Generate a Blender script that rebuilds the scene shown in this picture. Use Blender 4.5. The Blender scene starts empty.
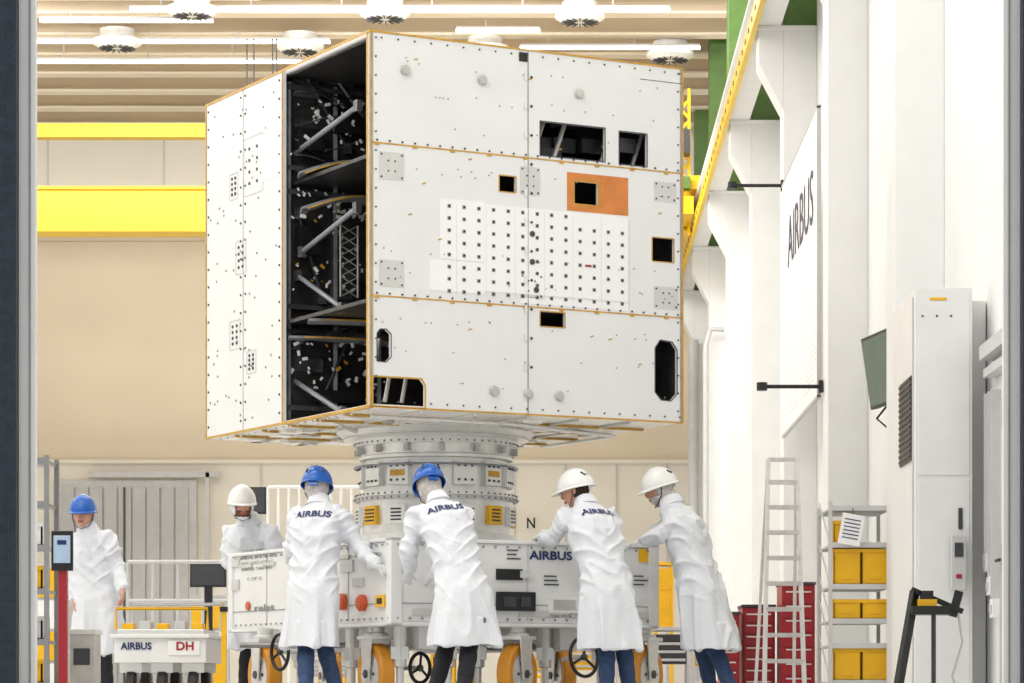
import bpy, bmesh, math, random
from math import sin, cos, pi, radians
from mathutils import Vector, Matrix, geometry, noise
from mathutils.bvhtree import BVHTree
random.seed(4)
V = Vector
CAMH, FPX, PX, PY = 0.12, 2900.0, 560.0, 690.0
Z = V((0, 0, 1))

def loc(u, v, d):
    return V(((u-PX)*d/FPX, d, CAMH+(PY-v)*d/FPX))

# ------------------------------------------------------------------ materials
def lin(c):
    r = []
    for x in c:
        x /= 255.0
        r.append(x/12.92 if x <= 0.04045 else ((x+0.055)/1.055)**2.4)
    return (r[0], r[1], r[2], 1)
MATS = {}
def mat(name, col, rough=0.5, metal=0.0, var=0.06, scale=6.0, bump=0.0, bscale=30.0, emis=0.0, stretch=None):
    if name in MATS: return MATS[name]
    m = bpy.data.materials.new(name); m.use_nodes = True
    nt = m.node_tree; b = nt.nodes['Principled BSDF']
    c = lin(col)
    b.inputs['Roughness'].default_value = rough
    b.inputs['Metallic'].default_value = metal
    tc = nt.nodes.new('ShaderNodeTexCoord')
    mp = nt.nodes.new('ShaderNodeMapping')
    nt.links.new(tc.outputs['Object'], mp.inputs['Vector'])
    if stretch: mp.inputs['Scale'].default_value = stretch
    n = nt.nodes.new('ShaderNodeTexNoise'); n.inputs['Scale'].default_value = scale; n.inputs['Detail'].default_value = 4
    nt.links.new(mp.outputs['Vector'], n.inputs['Vector'])
    r = nt.nodes.new('ShaderNodeValToRGB')
    r.color_ramp.elements[0].position = 0.3; r.color_ramp.elements[1].position = 0.7
    r.color_ramp.elements[0].color = tuple([x*(1-var) for x in c[:3]]+[1])
    r.color_ramp.elements[1].color = tuple([min(1, x*(1+var)) for x in c[:3]]+[1])
    nt.links.new(n.outputs['Fac'], r.inputs['Fac'])
    nt.links.new(r.outputs['Color'], b.inputs['Base Color'])
    if bump > 0:
        n2 = nt.nodes.new('ShaderNodeTexNoise'); n2.inputs['Scale'].default_value = bscale; n2.inputs['Detail'].default_value = 5
        nt.links.new(mp.outputs['Vector'], n2.inputs['Vector'])
        bp = nt.nodes.new('ShaderNodeBump'); bp.inputs['Strength'].default_value = bump; bp.inputs['Distance'].default_value = 0.02
        nt.links.new(n2.outputs['Fac'], bp.inputs['Height'])
        nt.links.new(bp.outputs['Normal'], b.inputs['Normal'])
    if emis > 0:
        b.inputs['Emission Color'].default_value = c
        b.inputs['Emission Strength'].default_value = emis
    MATS[name] = m
    return m

M_WALL = mat('wall_paint_white', (241,241,240), 0.7, var=0.02, scale=1.5)
M_BACK = mat('wall_paint_tan', (222,207,184), 0.8, var=0.03, scale=0.6)
M_BACKL = mat('wall_paint_cream', (236,230,218), 0.8, var=0.03, scale=0.6)
M_CEIL = mat('ceiling_paint', (242,231,212), 0.8, var=0.04, scale=0.5)
M_CEILB = mat('ceiling_beam_paint', (222,205,180), 0.8, var=0.04, scale=0.5)
M_FLOOR = mat('floor_epoxy', (222,222,220), 0.25, var=0.03, scale=1.0)
M_COL = mat('column_paint', (239,239,238), 0.65, var=0.03, scale=2.0, bump=0.05)
M_PANEL = mat('panel_white', (228,229,229), 0.28, var=0.02, scale=3.0)
M_PANEL2 = mat('panel_brightwhite', (243,243,243), 0.25, var=0.01)
M_BANNER = mat('banner_fabric_white', (244,244,244), 0.95, var=0.01)
M_PLATE = mat('panel_patch_grey', (206,206,204), 0.4, var=0.03)
M_AMBER = mat('kapton_tape', (196,150,48), 0.35, var=0.2, scale=14)
M_ORANGE = mat('orange_film', (206,124,54), 0.3, var=0.12, scale=8)
M_CFRP = mat('carbon_fibre_dark', (50,48,48), 0.3, var=0.4, scale=7, bump=0.12)
M_CFRP2 = mat('carbon_fibre_sheen', (108,108,110), 0.25, 0.5, var=0.45, scale=4)
M_BLACK = mat('black_plastic', (22,22,24), 0.45, var=0.2)
M_DGREY = mat('dark_grey_metal', (70,72,76), 0.45, 0.4, var=0.1)
M_GREY = mat('grey_metal', (150,150,150), 0.4, 0.5, var=0.1)
M_LGREY = mat('light_grey_paint', (200,200,200), 0.5, var=0.05)
M_ALU = mat('aluminium', (226,226,224), 0.35, 0.5, var=0.06, scale=12)
M_ALUD = mat('aluminium_dull', (192,190,187), 0.4, 0.4, var=0.12, scale=10)
M_STRUT = mat('strut_grey', (132,137,144), 0.35, 0.2, var=0.15)
M_LABEL = mat('label_white', (242,242,240), 0.6, var=0.02)
M_WPAINT = mat('machine_white_paint', (234,234,233), 0.35, var=0.03, scale=4)
M_YEL = mat('crane_yellow_paint', (238,196,16), 0.4, var=0.06, scale=2)
M_BIN = mat('bin_yellow_plastic', (238,182,16), 0.4, var=0.06)
M_RED = mat('red_paint', (160,30,42), 0.35, var=0.06)
M_ORRED = mat('orange_knob', (212,92,50), 0.4, var=0.06)
M_WHEEL = mat('wheel_polyurethane', (224,152,44), 0.4, var=0.1)
M_GREEN = mat('green_paint', (86,118,56), 0.5, var=0.1)
M_NAVY = mat('navy_print', (22,42,98), 0.5, var=0.03)
M_DOOR = mat('door_grey_sheet', (186,186,186), 0.5, 0.1, var=0.05)
M_DARKFRAME = mat('door_post_dark', (50,60,72), 0.5, 0.3, var=0.2, scale=20)
M_TUBE = mat('lamp_tube_glow', (255,253,248), 0.5, emis=5.0)
M_COAT = mat('lab_coat_fabric', (227,230,236), 0.85, var=0.015, scale=8, bump=0.3, bscale=28)
M_NET = mat('hair_net_fabric', (196,191,188), 0.9, var=0.22, scale=34, bump=0.5, bscale=60)
M_SKIN = mat('skin', (212,158,134), 0.55, var=0.07, scale=20)
M_LIP = mat('lips', (178,104,92), 0.5, var=0.05)
M_EYE = mat('eye_white', (235,232,228), 0.3, var=0.01)
M_HAIR = mat('hair_brown', (58,40,30), 0.8, var=0.3, scale=60, bump=0.5, bscale=90)
M_BEARD = mat('beard_brown', (120,82,58), 0.9, var=0.3, scale=70, bump=0.5, bscale=90)
M_HBLUE = mat('helmet_blue', (28,94,184), 0.25, var=0.04)
M_HWHITE = mat('helmet_white', (242,242,240), 0.25, var=0.02)
M_JEANS = mat('jeans_denim', (54,74,110), 0.85, var=0.2, scale=25, bump=0.4, bscale=20)
M_PANTS = mat('trousers_black', (32,32,38), 0.85, var=0.2, scale=25, bump=0.4, bscale=20)
M_GLOVE = mat('glove_white', (216,216,218), 0.7, var=0.05)
M_SHOE = mat('safety_shoe', (36,34,34), 0.6, var=0.2)
M_SCREEN = mat('screen_blue', (150,170,190), 0.2, var=0.2, scale=8, emis=0.3)
M_SCRGREEN = mat('screen_grey_green', (84,110,92), 0.15, var=0.1, scale=3)
M_FOIL = mat('underside_foil', (242,239,232), 0.35, 0.15, var=0.12, scale=7, bump=0.3, bscale=12)

# ------------------------------------------------------------------ mesh builder
TXT = {}
def text_geo(s, bold=0.022):
    if (s, bold) in TXT: return TXT[(s, bold)]
    cu = bpy.data.curves.new('lettering', 'FONT'); cu.body = s; cu.size = 1; cu.offset = bold; cu.resolution_u = 3
    ob = bpy.data.objects.new('lettering', cu); bpy.context.scene.collection.objects.link(ob)
    bpy.context.view_layer.update()
    dg = bpy.context.evaluated_depsgraph_get()
    me = ob.evaluated_get(dg).to_mesh()
    vs = [v.co.copy() for v in me.vertices]; fs = [list(p.vertices) for p in me.polygons]
    x0 = min(v.x for v in vs); x1 = max(v.x for v in vs); y0 = min(v.y for v in vs); y1 = max(v.y for v in vs)
    vs = [((v.x-(x0+x1)/2)/(x1-x0), (v.y-(y0+y1)/2)/(y1-y0)) for v in vs]
    bpy.data.objects.remove(ob); bpy.data.curves.remove(cu)
    TXT[(s, bold)] = (vs, fs)
    return TXT[(s, bold)]

class MB:
    def __init__(s, name, parent=None):
        s.name = name; s.v = []; s.f = []; s.mi = []; s.sm = []; s.mats = []; s.parent = parent; s.M = Matrix.Identity(4)
    def add(s, vs, fs, m, smooth=False):
        if m not in s.mats: s.mats.append(m)
        k = s.mats.index(m); o = len(s.v)
        s.v += [s.M @ V(p) for p in vs]
        for f in fs:
            s.f.append([o+i for i in f]); s.mi.append(k); s.sm.append(smooth)
    def box(s, x0, x1, y0, y1, z0, z1, m):
        vs = [(x, y, z) for x in (x0, x1) for y in (y0, y1) for z in (z0, z1)]
        s.add(vs, [(0,1,3,2),(4,6,7,5),(0,4,5,1),(2,3,7,6),(0,2,6,4),(1,5,7,3)], m)
    def obox(s, c, ex, ey, ez, hx, hy, hz, m):
        c = V(c); ex = V(ex)*hx; ey = V(ey)*hy; ez = V(ez)*hz
        vs = [c+ex*a+ey*b+ez*d for a in (-1,1) for b in (-1,1) for d in (-1,1)]
        s.add(vs, [(0,1,3,2),(4,6,7,5),(0,4,5,1),(2,3,7,6),(0,2,6,4),(1,5,7,3)], m)
    def beam(s, p, q, w, h, m, up=Z):
        p = V(p); q = V(q); d = (q-p); L = d.length; d.normalize()
        u = V(up); r = d.cross(u)
        if r.length < 1e-3: r = d.cross(V((0,1,0)))
        r.normalize(); u = r.cross(d)
        s.obox((p+q)/2, d, r, u, L/2, w/2, h/2, m)
    def loft(s, rings, m, caps=True, smooth=True):
        n = len(rings[0]); vs = [p for r in rings for p in r]; fs = []
        for i in range(len(rings)-1):
            for j in range(n):
                k = (j+1) % n
                fs.append((i*n+j, i*n+k, (i+1)*n+k, (i+1)*n+j))
        s.add(vs, fs, m, smooth)
        if caps:
            s.add(rings[0], [list(range(n))[::-1]], m); s.add(rings[-1], [list(range(n))], m)
    def tube(s, pts, r, m, n=14, caps=True, smooth=True):
        pts = [V(p) for p in pts]
        rs = r if isinstance(r, (list, tuple)) else [r]*len(pts)
        rings = []; ref = None
        for i, p in enumerate(pts):
            t = (pts[min(i+1, len(pts)-1)]-pts[max(i-1, 0)]).normalized()
            if ref is None:
                ref = t.cross(Z)
                if ref.length < 1e-2: ref = t.cross(V((0,1,0)))
            ref = (ref - t*ref.dot(t)).normalized(); b = t.cross(ref)
            rings.append([p+(ref*cos(a)+b*sin(a))*rs[i] for a in [2*pi*j/n for j in range(n)]])
        s.loft(rings, m, caps, smooth)
    def lathe(s, prof, c, m, n=40, axis=Z, smooth=False):
        axis = V(axis).normalized(); a = axis.cross(V((0.3,1,0.1))).normalized(); b = axis.cross(a); c = V(c)
        rings = [[c+axis*z+(a*cos(t)+b*sin(t))*r for t in [2*pi*j/n for j in range(n)]] for r, z in prof]
        s.loft(rings, m, True, smooth)
    def ball(s, c, rx, ry, rz, m, n=16, fr=None):
        c = V(c); fr = fr or (V((1,0,0)), V((0,1,0)), Z); vs = []; fs = []
        h = n//2+1
        for i in range(1, h):
            ph = pi*i/h
            for j in range(n):
                t = 2*pi*j/n
                vs.append(c+fr[0]*rx*sin(ph)*cos(t)+fr[1]*ry*sin(ph)*sin(t)+fr[2]*rz*cos(ph))
        k = len(vs); vs += [c+fr[2]*rz, c-fr[2]*rz]
        for i in range(h-2):
            for j in range(n):
                l = (j+1) % n
                fs.append((i*n+j, (i+1)*n+j, (i+1)*n+l, i*n+l))
        for j in range(n):
            l = (j+1) % n
            fs.append((k, j, l)); fs.append((k+1, (h-2)*n+l, (h-2)*n+j))
        s.add(vs, fs, m, True)
    def prism(s, poly, o, ex, ey, nn, t0, t1, m, holes=()):
        o = V(o); ex = V(ex); ey = V(ey); nn = V(nn)
        loops = [list(poly)]+[list(h) for h in holes]
        flat = [p for l in loops for p in l]
        tris = [list(range(len(poly)))] if not holes else geometry.tessellate_polygon([[V((a, b, 0)) for a, b in l] for l in loops])
        for t in (t0, t1):
            s.add([o+ex*a+ey*b+nn*t for a, b in flat], [list(x) for x in tris], m)
        for l in loops:
            n = len(l)
            vs = [o+ex*a+ey*b+nn*t for t in (t0, t1) for a, b in l]
            s.add(vs, [(i, (i+1) % n, n+(i+1) % n, n+i) for i in range(n)], m)
    def text(s, txt, c, ex, ey, w, h, m, lift=0.0, bold=0.022, thick=0.0):
        vs, fs = text_geo(txt, bold); ex = V(ex); ey = V(ey); c = V(c); nn = ex.cross(ey)
        s.add([c+ex*a*w+ey*b*h+nn*lift for a, b in vs], fs, m)
    def done(s, bevel=0.0, recalc=True):
        me = bpy.data.meshes.new(s.name)
        me.from_pydata([tuple(p) for p in s.v], [], s.f)
        for m in s.mats: me.materials.append(m)
        me.polygons.foreach_set('material_index', s.mi)
        me.polygons.foreach_set('use_smooth', s.sm)
        if recalc:
            bm = bmesh.new(); bm.from_mesh(me); bmesh.ops.recalc_face_normals(bm, faces=bm.faces); bm.to_mesh(me); bm.free()
        me.update()
        ob = bpy.data.objects.new(s.name, me); bpy.context.scene.collection.objects.link(ob)
        if s.parent:
            ob.parent = s.parent; ob.matrix_parent_inverse = Matrix.Translation(-s.parent.location)
        if bevel > 0:
            b = ob.modifiers.new('bevel', 'BEVEL'); b.width = bevel; b.segments = 2; b.limit_method = 'ANGLE'; b.angle_limit = radians(50)
        return ob

def root(name, p=(0,0,0)):
    e = bpy.data.objects.new(name, None); e.location = p; e.empty_display_size = 0.2
    bpy.context.scene.collection.objects.link(e); return e

class Face:
    """vertical plane; local coords s (along), z (height)"""
    def __init__(f, o, ex, n):
        f.o = V((o[0], o[1], 0)); f.ex = V((ex[0], ex[1], 0)); f.n = V((n[0], n[1], 0))
    def sz(f, u, v):
        k = (u-PX)/FPX
        s = (k*f.o.y-f.o.x)/(f.ex.x-k*f.ex.y)
        y = f.o.y+s*f.ex.y
        return (s, CAMH+(PY-v)/FPX*y)
    def p3(f, s, z, lift=0.0): return f.o+f.ex*s+Z*z+f.n*lift
    def rect(f, u0, v0, u1, v1):
        a = f.sz(u0, v0); b = f.sz(u1, v1)
        return [(a[0], b[1]), (b[0], b[1]), (b[0], a[1]), (a[0], a[1])]
    def crect(f, u0, v0, u1, v1):
        a = f.sz(u0, v0)[0]; b = f.sz(u1, v0)[0]; um = (u0+u1)/2
        z1 = f.sz(um, v0)[1]; z0 = f.sz(um, v1)[1]
        return [(a, z0), (b, z0), (b, z1), (a, z1)]
    def poly(f, pts): return [f.sz(*p) for p in pts]
    def prism(f, mb, poly, m, t0, t1, holes=()):
        mb.prism(poly, f.o, f.ex, Z, f.n, t0, t1, m, holes)
    def strip(f, mb, a, b, w, m, t0=0.0, t1=0.004):
        d = V((b[0]-a[0], b[1]-a[1])); d.normalize(); p = V((-d.y, d.x))*w/2
        f.prism(mb, [(a[0]-p.x, a[1]-p.y), (b[0]-p.x, b[1]-p.y), (b[0]+p.x, b[1]+p.y), (a[0]+p.x, a[1]+p.y)], m, t0, t1)
    def outline(f, mb, poly, w, m, t0=0.0, t1=0.004):
        for i in range(len(poly)): f.strip(mb, poly[i], poly[(i+1) % len(poly)], w, m, t0, t1)
    def disc(f, mb, s, z, r, m, t1=0.004, n=10):
        f.prism(mb, [(s+r*cos(2*pi*i/n), z+r*sin(2*pi*i/n)) for i in range(n)], m, 0.0, t1)
    def text(f, mb, txt, s, z, w, h, m, lift=0.006, flip=False, bold=0.022):
        ex = -f.ex if flip else f.ex
        mb.text(txt, f.p3(s, z, lift), ex, Z, w, h, m, 0, bold)

# ------------------------------------------------------------------ room
XW = 3.05
b = MB('floor'); b.box(-14, XW+0.3, 4, 60.3, -0.2, 0, M_FLOOR); b.done()
b = MB('wall_right'); b.box(XW, XW+0.3, 8, 60, 0, 12, M_WALL); b.done()
b = MB('wall_left'); b.box(-14.3, -14, 8, 60, 0, 12, M_WALL); b.done()
b = MB('wall_back')
b.box(-14, XW, 60, 60.3, 0, 4.85, M_BACKL); b.box(-14, XW, 60.0, 60.3, 4.85, 10.0, M_BACK); b.box(-14, XW, 60, 60.3, 10.0, 12, M_BACKL)
b.done()
b = MB('trim_back_wall'); b.box(-14, XW, 59.9, 60, 4.8, 4.88, M_BACKL); b.box(-14, XW, 59.9, 60, 9.4, 9.5, M_CEILB)
for k in range(7): b.box(-13+k*2.4, -12.98+k*2.4, 59.97, 60, 10.0, 12, M_LGREY)
for k in range(9): b.box(-6.2+k*1.05, -6.17+k*1.05, 59.96, 60, 0.1, 4.8, M_PLATE)
b.done()
b = MB('ceiling'); b.box(-14, XW, 8, 60, 12, 12.2, M_CEIL); b.done()
b = MB('ceiling_beams')
y = 14.0
while y < 59.8:
    b.box(-14, XW, y, y+0.16, 11.62, 12.0, M_CEILB)
    b.box(-14, XW, y-0.10, y+0.26, 11.58, 11.62, M_CEIL)
    y += 1.6
b.done()
b = MB('ceiling_lamp_strips')
for (u0, u1, vv, zz) in [(40,213,21,11.4),(30,260,-2,11.4),(130,670,10,11.4),(36,330,42,11.4),(35,325,62,11.3),(456,540,31,11.4),(520,700,48,11.4)]:
    d = (zz-CAMH)*FPX/(PY-vv)
    x0 = (u0-PX)*d/FPX; x1 = (u1-PX)*d/FPX
    b.box(x0, x1, d-0.04, d+0.04, zz-0.02, zz+0.02, M_TUBE)
    b.box(x0, x1, d-0.08, d+0.08, zz+0.02, zz+0.06, M_LGREY)
    k = x0+0.5
    while k < x1: b.box(k, k+0.02, d-0.01, d+0.01, zz+0.06, 11.6, M_LGREY); k += 1.5
b.done()
b = MB('ceiling_air_diffusers')
for (u, vv) in [(192,15),(385,18),(580,21),(117,47),(300,51),(485,54),(670,59)]:
    zz = 11.3; d = (zz-CAMH)*FPX/(PY-vv); x = (u-PX)*d/FPX
    b.lathe([(0.05,-0.02),(0.3,-0.02),(0.42,0.05),(0.42,0.12),(0.3,0.16),(0.3,0.30)], (x,d,zz), M_LABEL, 28)
    for k in range(16):
        a = 2*pi*k/16; b.beam((x+0.1*cos(a), d+0.1*sin(a), zz-0.03), (x+0.32*cos(a), d+0.32*sin(a), zz-0.03), 0.016, 0.02, M_DGREY)
b.done()
for i, yc in enumerate([23.0, 28.7, 34.4, 40.1, 45.8, 51.5, 57.2]):
    b = MB('wall_column')
    b.box(2.65, XW, yc, yc+0.55, 0, 8.0, M_COL)
    b.prism([(2.65,7.0),(2.65,7.95),(2.36,7.95),(2.36,7.55)], (0,yc,0), (1,0,0), Z, (0,1,0), 0, 0.5, M_COL)
    b.box(2.30, XW, yc-0.03, yc+0.53, 7.95, 8.0, M_COL)
    b.box(2.66, XW, yc+0.05, yc+0.5, 8.0, 12, M_GREEN); b.box(2.66, XW, yc, yc+0.05, 8.9, 9.0, M_COL)
    b.done(0.01)
b = MB('crane_runway_beam')
b.box(2.32, 2.62, 23, 59.5, 8.0, 8.05, M_COL); b.box(2.44, 2.50, 23, 59.5, 8.05, 8.55, M_COL); b.box(2.32, 2.62, 23, 59.5, 8.55, 8.6, M_COL)
b.box(2.26, 2.32, 23, 59.5, 7.90, 8.12, M_YEL)
for k in range(60): b.box(2.25, 2.26, 23.3+k*0.6, 23.33+k*0.6, 7.98, 8.04, M_DGREY)
b.done()
cr = root('overhead_bridge_crane', (-5, 50, 8.4))
b = MB('main_girder', cr); b.box(-13.8, 2.24, 50.0, 50.5, 8.06, 8.76, M_YEL); b.box(-13.8, 2.24, 49.93, 50.57, 8.02, 8.06, M_YEL); b.box(-13.8, 2.24, 49.93, 50.57, 8.75, 8.8, M_YEL)
b.done()
b = MB('rear_girder', cr); b.box(-13.8, 2.24, 52.6, 52.9, 10.15, 10.4, M_YEL); b.done()
b = MB('end_carriage', cr)
b.box(1.92, 2.24, 48.6, 53.2, 8.1, 8.4, M_YEL); b.box(2.2, 2.6, 49.2, 52.6, 8.62, 8.85, M_YEL)
for yy_ in (49.5, 52.3): b.lathe([(0.11,-0.05),(0.11,0.05)], (2.47, yy_, 8.715), M_DGREY, 20, (1,0,0))
for k in range(6):
    z0 = 8.1+k*0.36
    b.beam((1.9, 49.6, z0), (2.2, 49.6, z0+0.3), 0.05, 0.05, M_YEL); b.beam((2.2, 49.6, z0), (1.9, 49.6, z0+0.36), 0.04, 0.04, M_YEL)
b.box(1.88, 1.93, 49.55, 49.65, 7.9, 10.4, M_YEL); b.box(2.18, 2.23, 49.55, 49.65, 7.9, 10.4, M_YEL)
b.box(1.7, 2.2, 49.0, 49.4, 9.2, 9.6, M_DGREY); b.box(1.9, 2.2, 49.0, 49.3, 8.6, 8.8, M_GREEN)
b.done()
b = MB('hoist_cables', cr)
for u in (243, 250, 269, 273):
    p = loc(u, 0, 49.2); b.tube([(p.x, 49.8, 11.3), (p.x+0.02, 49.8, 8.1)], 0.012, M_DGREY, 8)
b.done()

b = MB('door_1')
x0, x1 = -10.3, -7.65
b.box(x0-0.15, x1+0.15, 59.86, 59.99, 0, 4.45, M_LGREY)
for k in range(9):
    xx = x0+k*(x1-x0)/9
    b.box(xx+0.02, xx+(x1-x0)/9-0.02, 59.8, 59.86, 0.05, 4.3, M_DOOR)
b.box(-9.0, -8.96, 59.76, 59.8, 0.05, 4.3, M_DGREY); b.done()
b = MB('trim_cable_duct'); b.box(-9.7, -7.0, 59.7, 59.82, 4.5, 4.62, M_LGREY); b.box(-7.3,-7.22,59.7,59.8,0,4.6,M_LGREY); b.done()
b = MB('column_letter_sign'); b.text('N', loc(531,523,59.8), (1,0,0), Z, 0.17, 0.22, M_BLACK); b.done(recalc=False)
b = MB('wall_pipe'); b.tube([(2.58,51.3,0.3),(2.58,51.3,6.2),(2.66,51.3,6.5),(2.9,51.3,6.5)], 0.05, M_LGREY)
b.tube([(2.62,57,0.3),(2.62,57,7)], 0.10, M_LGREY); b.done()

for side, xs, sg in (('l', -2.17, -1), ('r', 1.835, 1)):
    b = MB('sliding_door_post')
    yd = 12.0
    b.box(min(xs, xs+sg*0.07), max(xs, xs+sg*0.07), yd, yd+0.04, 0, 6, M_LABEL)
    b.box(min(xs+sg*0.07, xs+sg*0.3), max(xs+sg*0.07, xs+sg*0.3), yd-0.06, yd+0.25, 0, 6, M_DARKFRAME)
    b.box(min(xs+sg*0.02, xs+sg*0.026), max(xs+sg*0.02, xs+sg*0.026), yd-0.01, yd, 0, 6, M_GREY)
    for k in range(100):
        for q in (0.10, 0.12):
            xx = xs+sg*q
            b.box(xx-0.003, xx+0.003, yd-0.064, yd-0.06, 0.03+k*0.035, 0.043+k*0.035, M_DGREY)
    b.done(0.004)

# ------------------------------------------------------------------ satellite
E1 = V((0.8723, 0.489)); E2 = V((-0.489, 0.8723))
N0 = V((-1.494, 22.8)); Z0, Z1 = 2.345, 5.31
W1, W2 = 2.889, 3.375
FR = Face(N0, E1, -E2); FL = Face(N0, E2, -E1)
CX, CY = -1.067, 24.98
C3 = V((CX, CY, 0))
sat = root('communications_satellite', (-1.07, 24.98, 3.8))
e13 = V((E1.x, E1.y, 0)); e23 = V((E2.x, E2.y, 0))
b = MB('front_panel', sat)
holes = [FR.rect(540,121,605,162), FR.rect(619,131,647,167), FR.rect(574,181,598,206), FR.rect(499,175,516,193),
         FR.rect(652,237,674,263), FR.rect(540,311,565,328),
         FR.poly([(660,340),(672,342),(677,350),(677,394),(671,401),(661,400),(655,392),(655,348)]),
         FR.poly([(380,329),(386,329),(391,334),(391,357),(386,362),(377,361),(377,333)])]
nt = FR.sz(372,376); nb = FR.sz(425,379)
outer = [(nb[0], Z0), (W1, Z0), (W1, Z1), (0, Z1), (0, Z0), (0.03, Z0), (0.03, nt[1]), (nb[0]-0.04, nt[1]), (nb[0], nt[1]-0.05)]
FR.prism(b, outer, M_PANEL, -0.03, 0.0, holes)
for i, h in enumerate(holes): FR.outline(b, h, 0.008, M_AMBER if i in (2,3,4,5) else M_DGREY, 0, 0.004)
FR.outline(b, [(0.02,Z0+0.01),(0.02,nt[1]),(nb[0]-0.03,nt[1]),(nb[0],nt[1]-0.05),(nb[0],Z0+0.01)], 0.012, M_AMBER, 0, 0.006)
FR.outline(b, [(0.004,Z0+0.006),(W1-0.004,Z0+0.006),(W1-0.004,Z1-0.006),(0.004,Z1-0.006)], 0.014, M_AMBER, 0, 0.006)
ZS1, ZS2 = 4.43, 3.225
for zs in (ZS1, ZS2):
    FR.strip(b, (0, zs), (W1, zs), 0.011, M_AMBER)
    for k in range(26):
        FR.disc(b, 0.06+k*W1/26, zs+0.022, 0.008, M_DGREY, 0.01, 8)
        if k % 3 == 0: FR.prism(b, [(0.04+k*W1/26, zs-0.02), (0.08+k*W1/26, zs-0.02), (0.08+k*W1/26, zs+0.0), (0.04+k*W1/26, zs+0.0)], M_AMBER, 0, 0.006)
sm = FR.sz(528, 200)[0]
FR.strip(b, (sm, Z0), (sm, Z1), 0.008, M_GREY)
for zz in [2.5+0.235*k for k in range(12)]:
    FR.prism(b, [(sm-0.035, zz-0.03), (sm-0.012, zz-0.03), (sm-0.012, zz+0.03), (sm-0.035, zz+0.03)], M_ALU, 0, 0.012)
    FR.disc(b, sm+0.03, zz, 0.011, M_DGREY, 0.01)
for x in (0.05, W1-0.05):
    for k in range(20): FR.disc(b, x, Z0+0.1+k*0.148, 0.007, M_DGREY, 0.01, 8)
for zz in (Z0+0.05, Z1-0.05):
    for k in range(20): FR.disc(b, 0.1+k*0.145, zz, 0.007, M_DGREY, 0.01, 8)
FR.prism(b, FR.rect(567,172,628,216), M_ORANGE, 0, 0.003, [FR.rect(574,181,598,206)])
FR.outline(b, FR.rect(571,178,602,209), 0.005, M_AMBER, 0.003, 0.005)
FR.prism(b, FR.rect(484,204,628,302), M_PANEL2, 0, 0.004)
FR.prism(b, FR.rect(440,198,484,262), M_PANEL2, 0, 0.003)
FR.prism(b, FR.rect(429,259,484,294), M_PANEL2, 0, 0.003)
FR.prism(b, FR.rect(520,296,628,311), M_PANEL2, 0, 0.003)
a0 = FR.sz(449,206); a1 = FR.sz(622,304)
cols, rows = 13, 8
for i in range(cols):
    for j in range(rows):
        s_ = a0[0]+(a1[0]-a0[0])*i/(cols-1); z_ = a0[1]+(a1[1]-a0[1])*j/(rows-1)
        if j == 0 and i > 8: continue
        FR.prism(b, [(s_-0.015,z_-0.015),(s_+0.015,z_-0.015),(s_+0.015,z_+0.015),(s_-0.015,z_+0.015)], M_GREY, 0, 0.006)
        FR.disc(b, s_, z_, 0.009, M_BLACK, 0.010, 8)
for k in range(0, 13, 2):
    s_ = a0[0]+(a1[0]-a0[0])*((k+0.5)/12); FR.strip(b, (s_, a0[1]+0.02), (s_, a1[1]-0.02), 0.002, M_PLATE, 0.004, 0.005)
for (u, v) in ((532,234),(532,262),(536,290)): FR.disc(b, *FR.sz(u, v), 0.024, M_DGREY, 0.01, 12)
for (u, v) in ((588,266),): FR.prism(b, FR.crect(u-3, v-1, u+3, v+1), M_RED, 0, 0.01)
for (u, v) in [(405,70),(482,80),(579,94),(494,391),(528,394),(559,396)]:
    s_, z_ = FR.sz(u, v); b.lathe([(0.04,0),(0.044,0.01),(0.034,0.03),(0.01,0.032)], FR.p3(s_, z_, 0), M_ALUD, 20, FR.n)
for r in [(379,151,404,181),(379,259,404,288),(520,166,540,196),(654,181,676,203),(654,286,678,310),(520,273,543,299)]:
    q = FR.rect(*r); FR.prism(b, q, M_PLATE, 0, 0.003)
    for (x, z) in q: FR.disc(b, x+(0.02 if x == q[0][0] else -0.02), z+(0.02 if z == q[0][1] else -0.02), 0.008, M_DGREY, 0.008, 8)
    cx = (q[0][0]+q[1][0])/2; cz = (q[0][1]+q[2][1])/2
    for dx in (-0.03, 0.03):
        for dz in (-0.04, 0.04): FR.disc(b, cx+dx, cz+dz, 0.007, M_DGREY, 0.008, 8)
for k in range(90):
    s_ = random.uniform(0.1, W1-0.1); z_ = random.choice([2.55,2.8,3.05,3.4,3.6,4.25,4.6,4.85,5.1])+random.uniform(-0.03,0.03)
    FR.disc(b, s_, z_, 0.006, M_GREY, 0.006, 8)
for (u, v) in [(424,184),(440,240),(530,80),(416,60),(470,160),(560,150),(610,340),(640,365),(470,330),(592,337),(410,215),(520,56),(660,214)]:
    s_, z_ = FR.sz(u, v); FR.strip(b, (s_-0.016, z_), (s_+0.016, z_+0.01), 0.010, M_AMBER)
FR.prism(b, FR.rect(519,52,527,62), M_BLACK, 0, 0.008)
FR.strip(b, FR.sz(640,79), FR.sz(683,84), 0.004, M_BLACK, 0, 0.003)
b.done()

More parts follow.
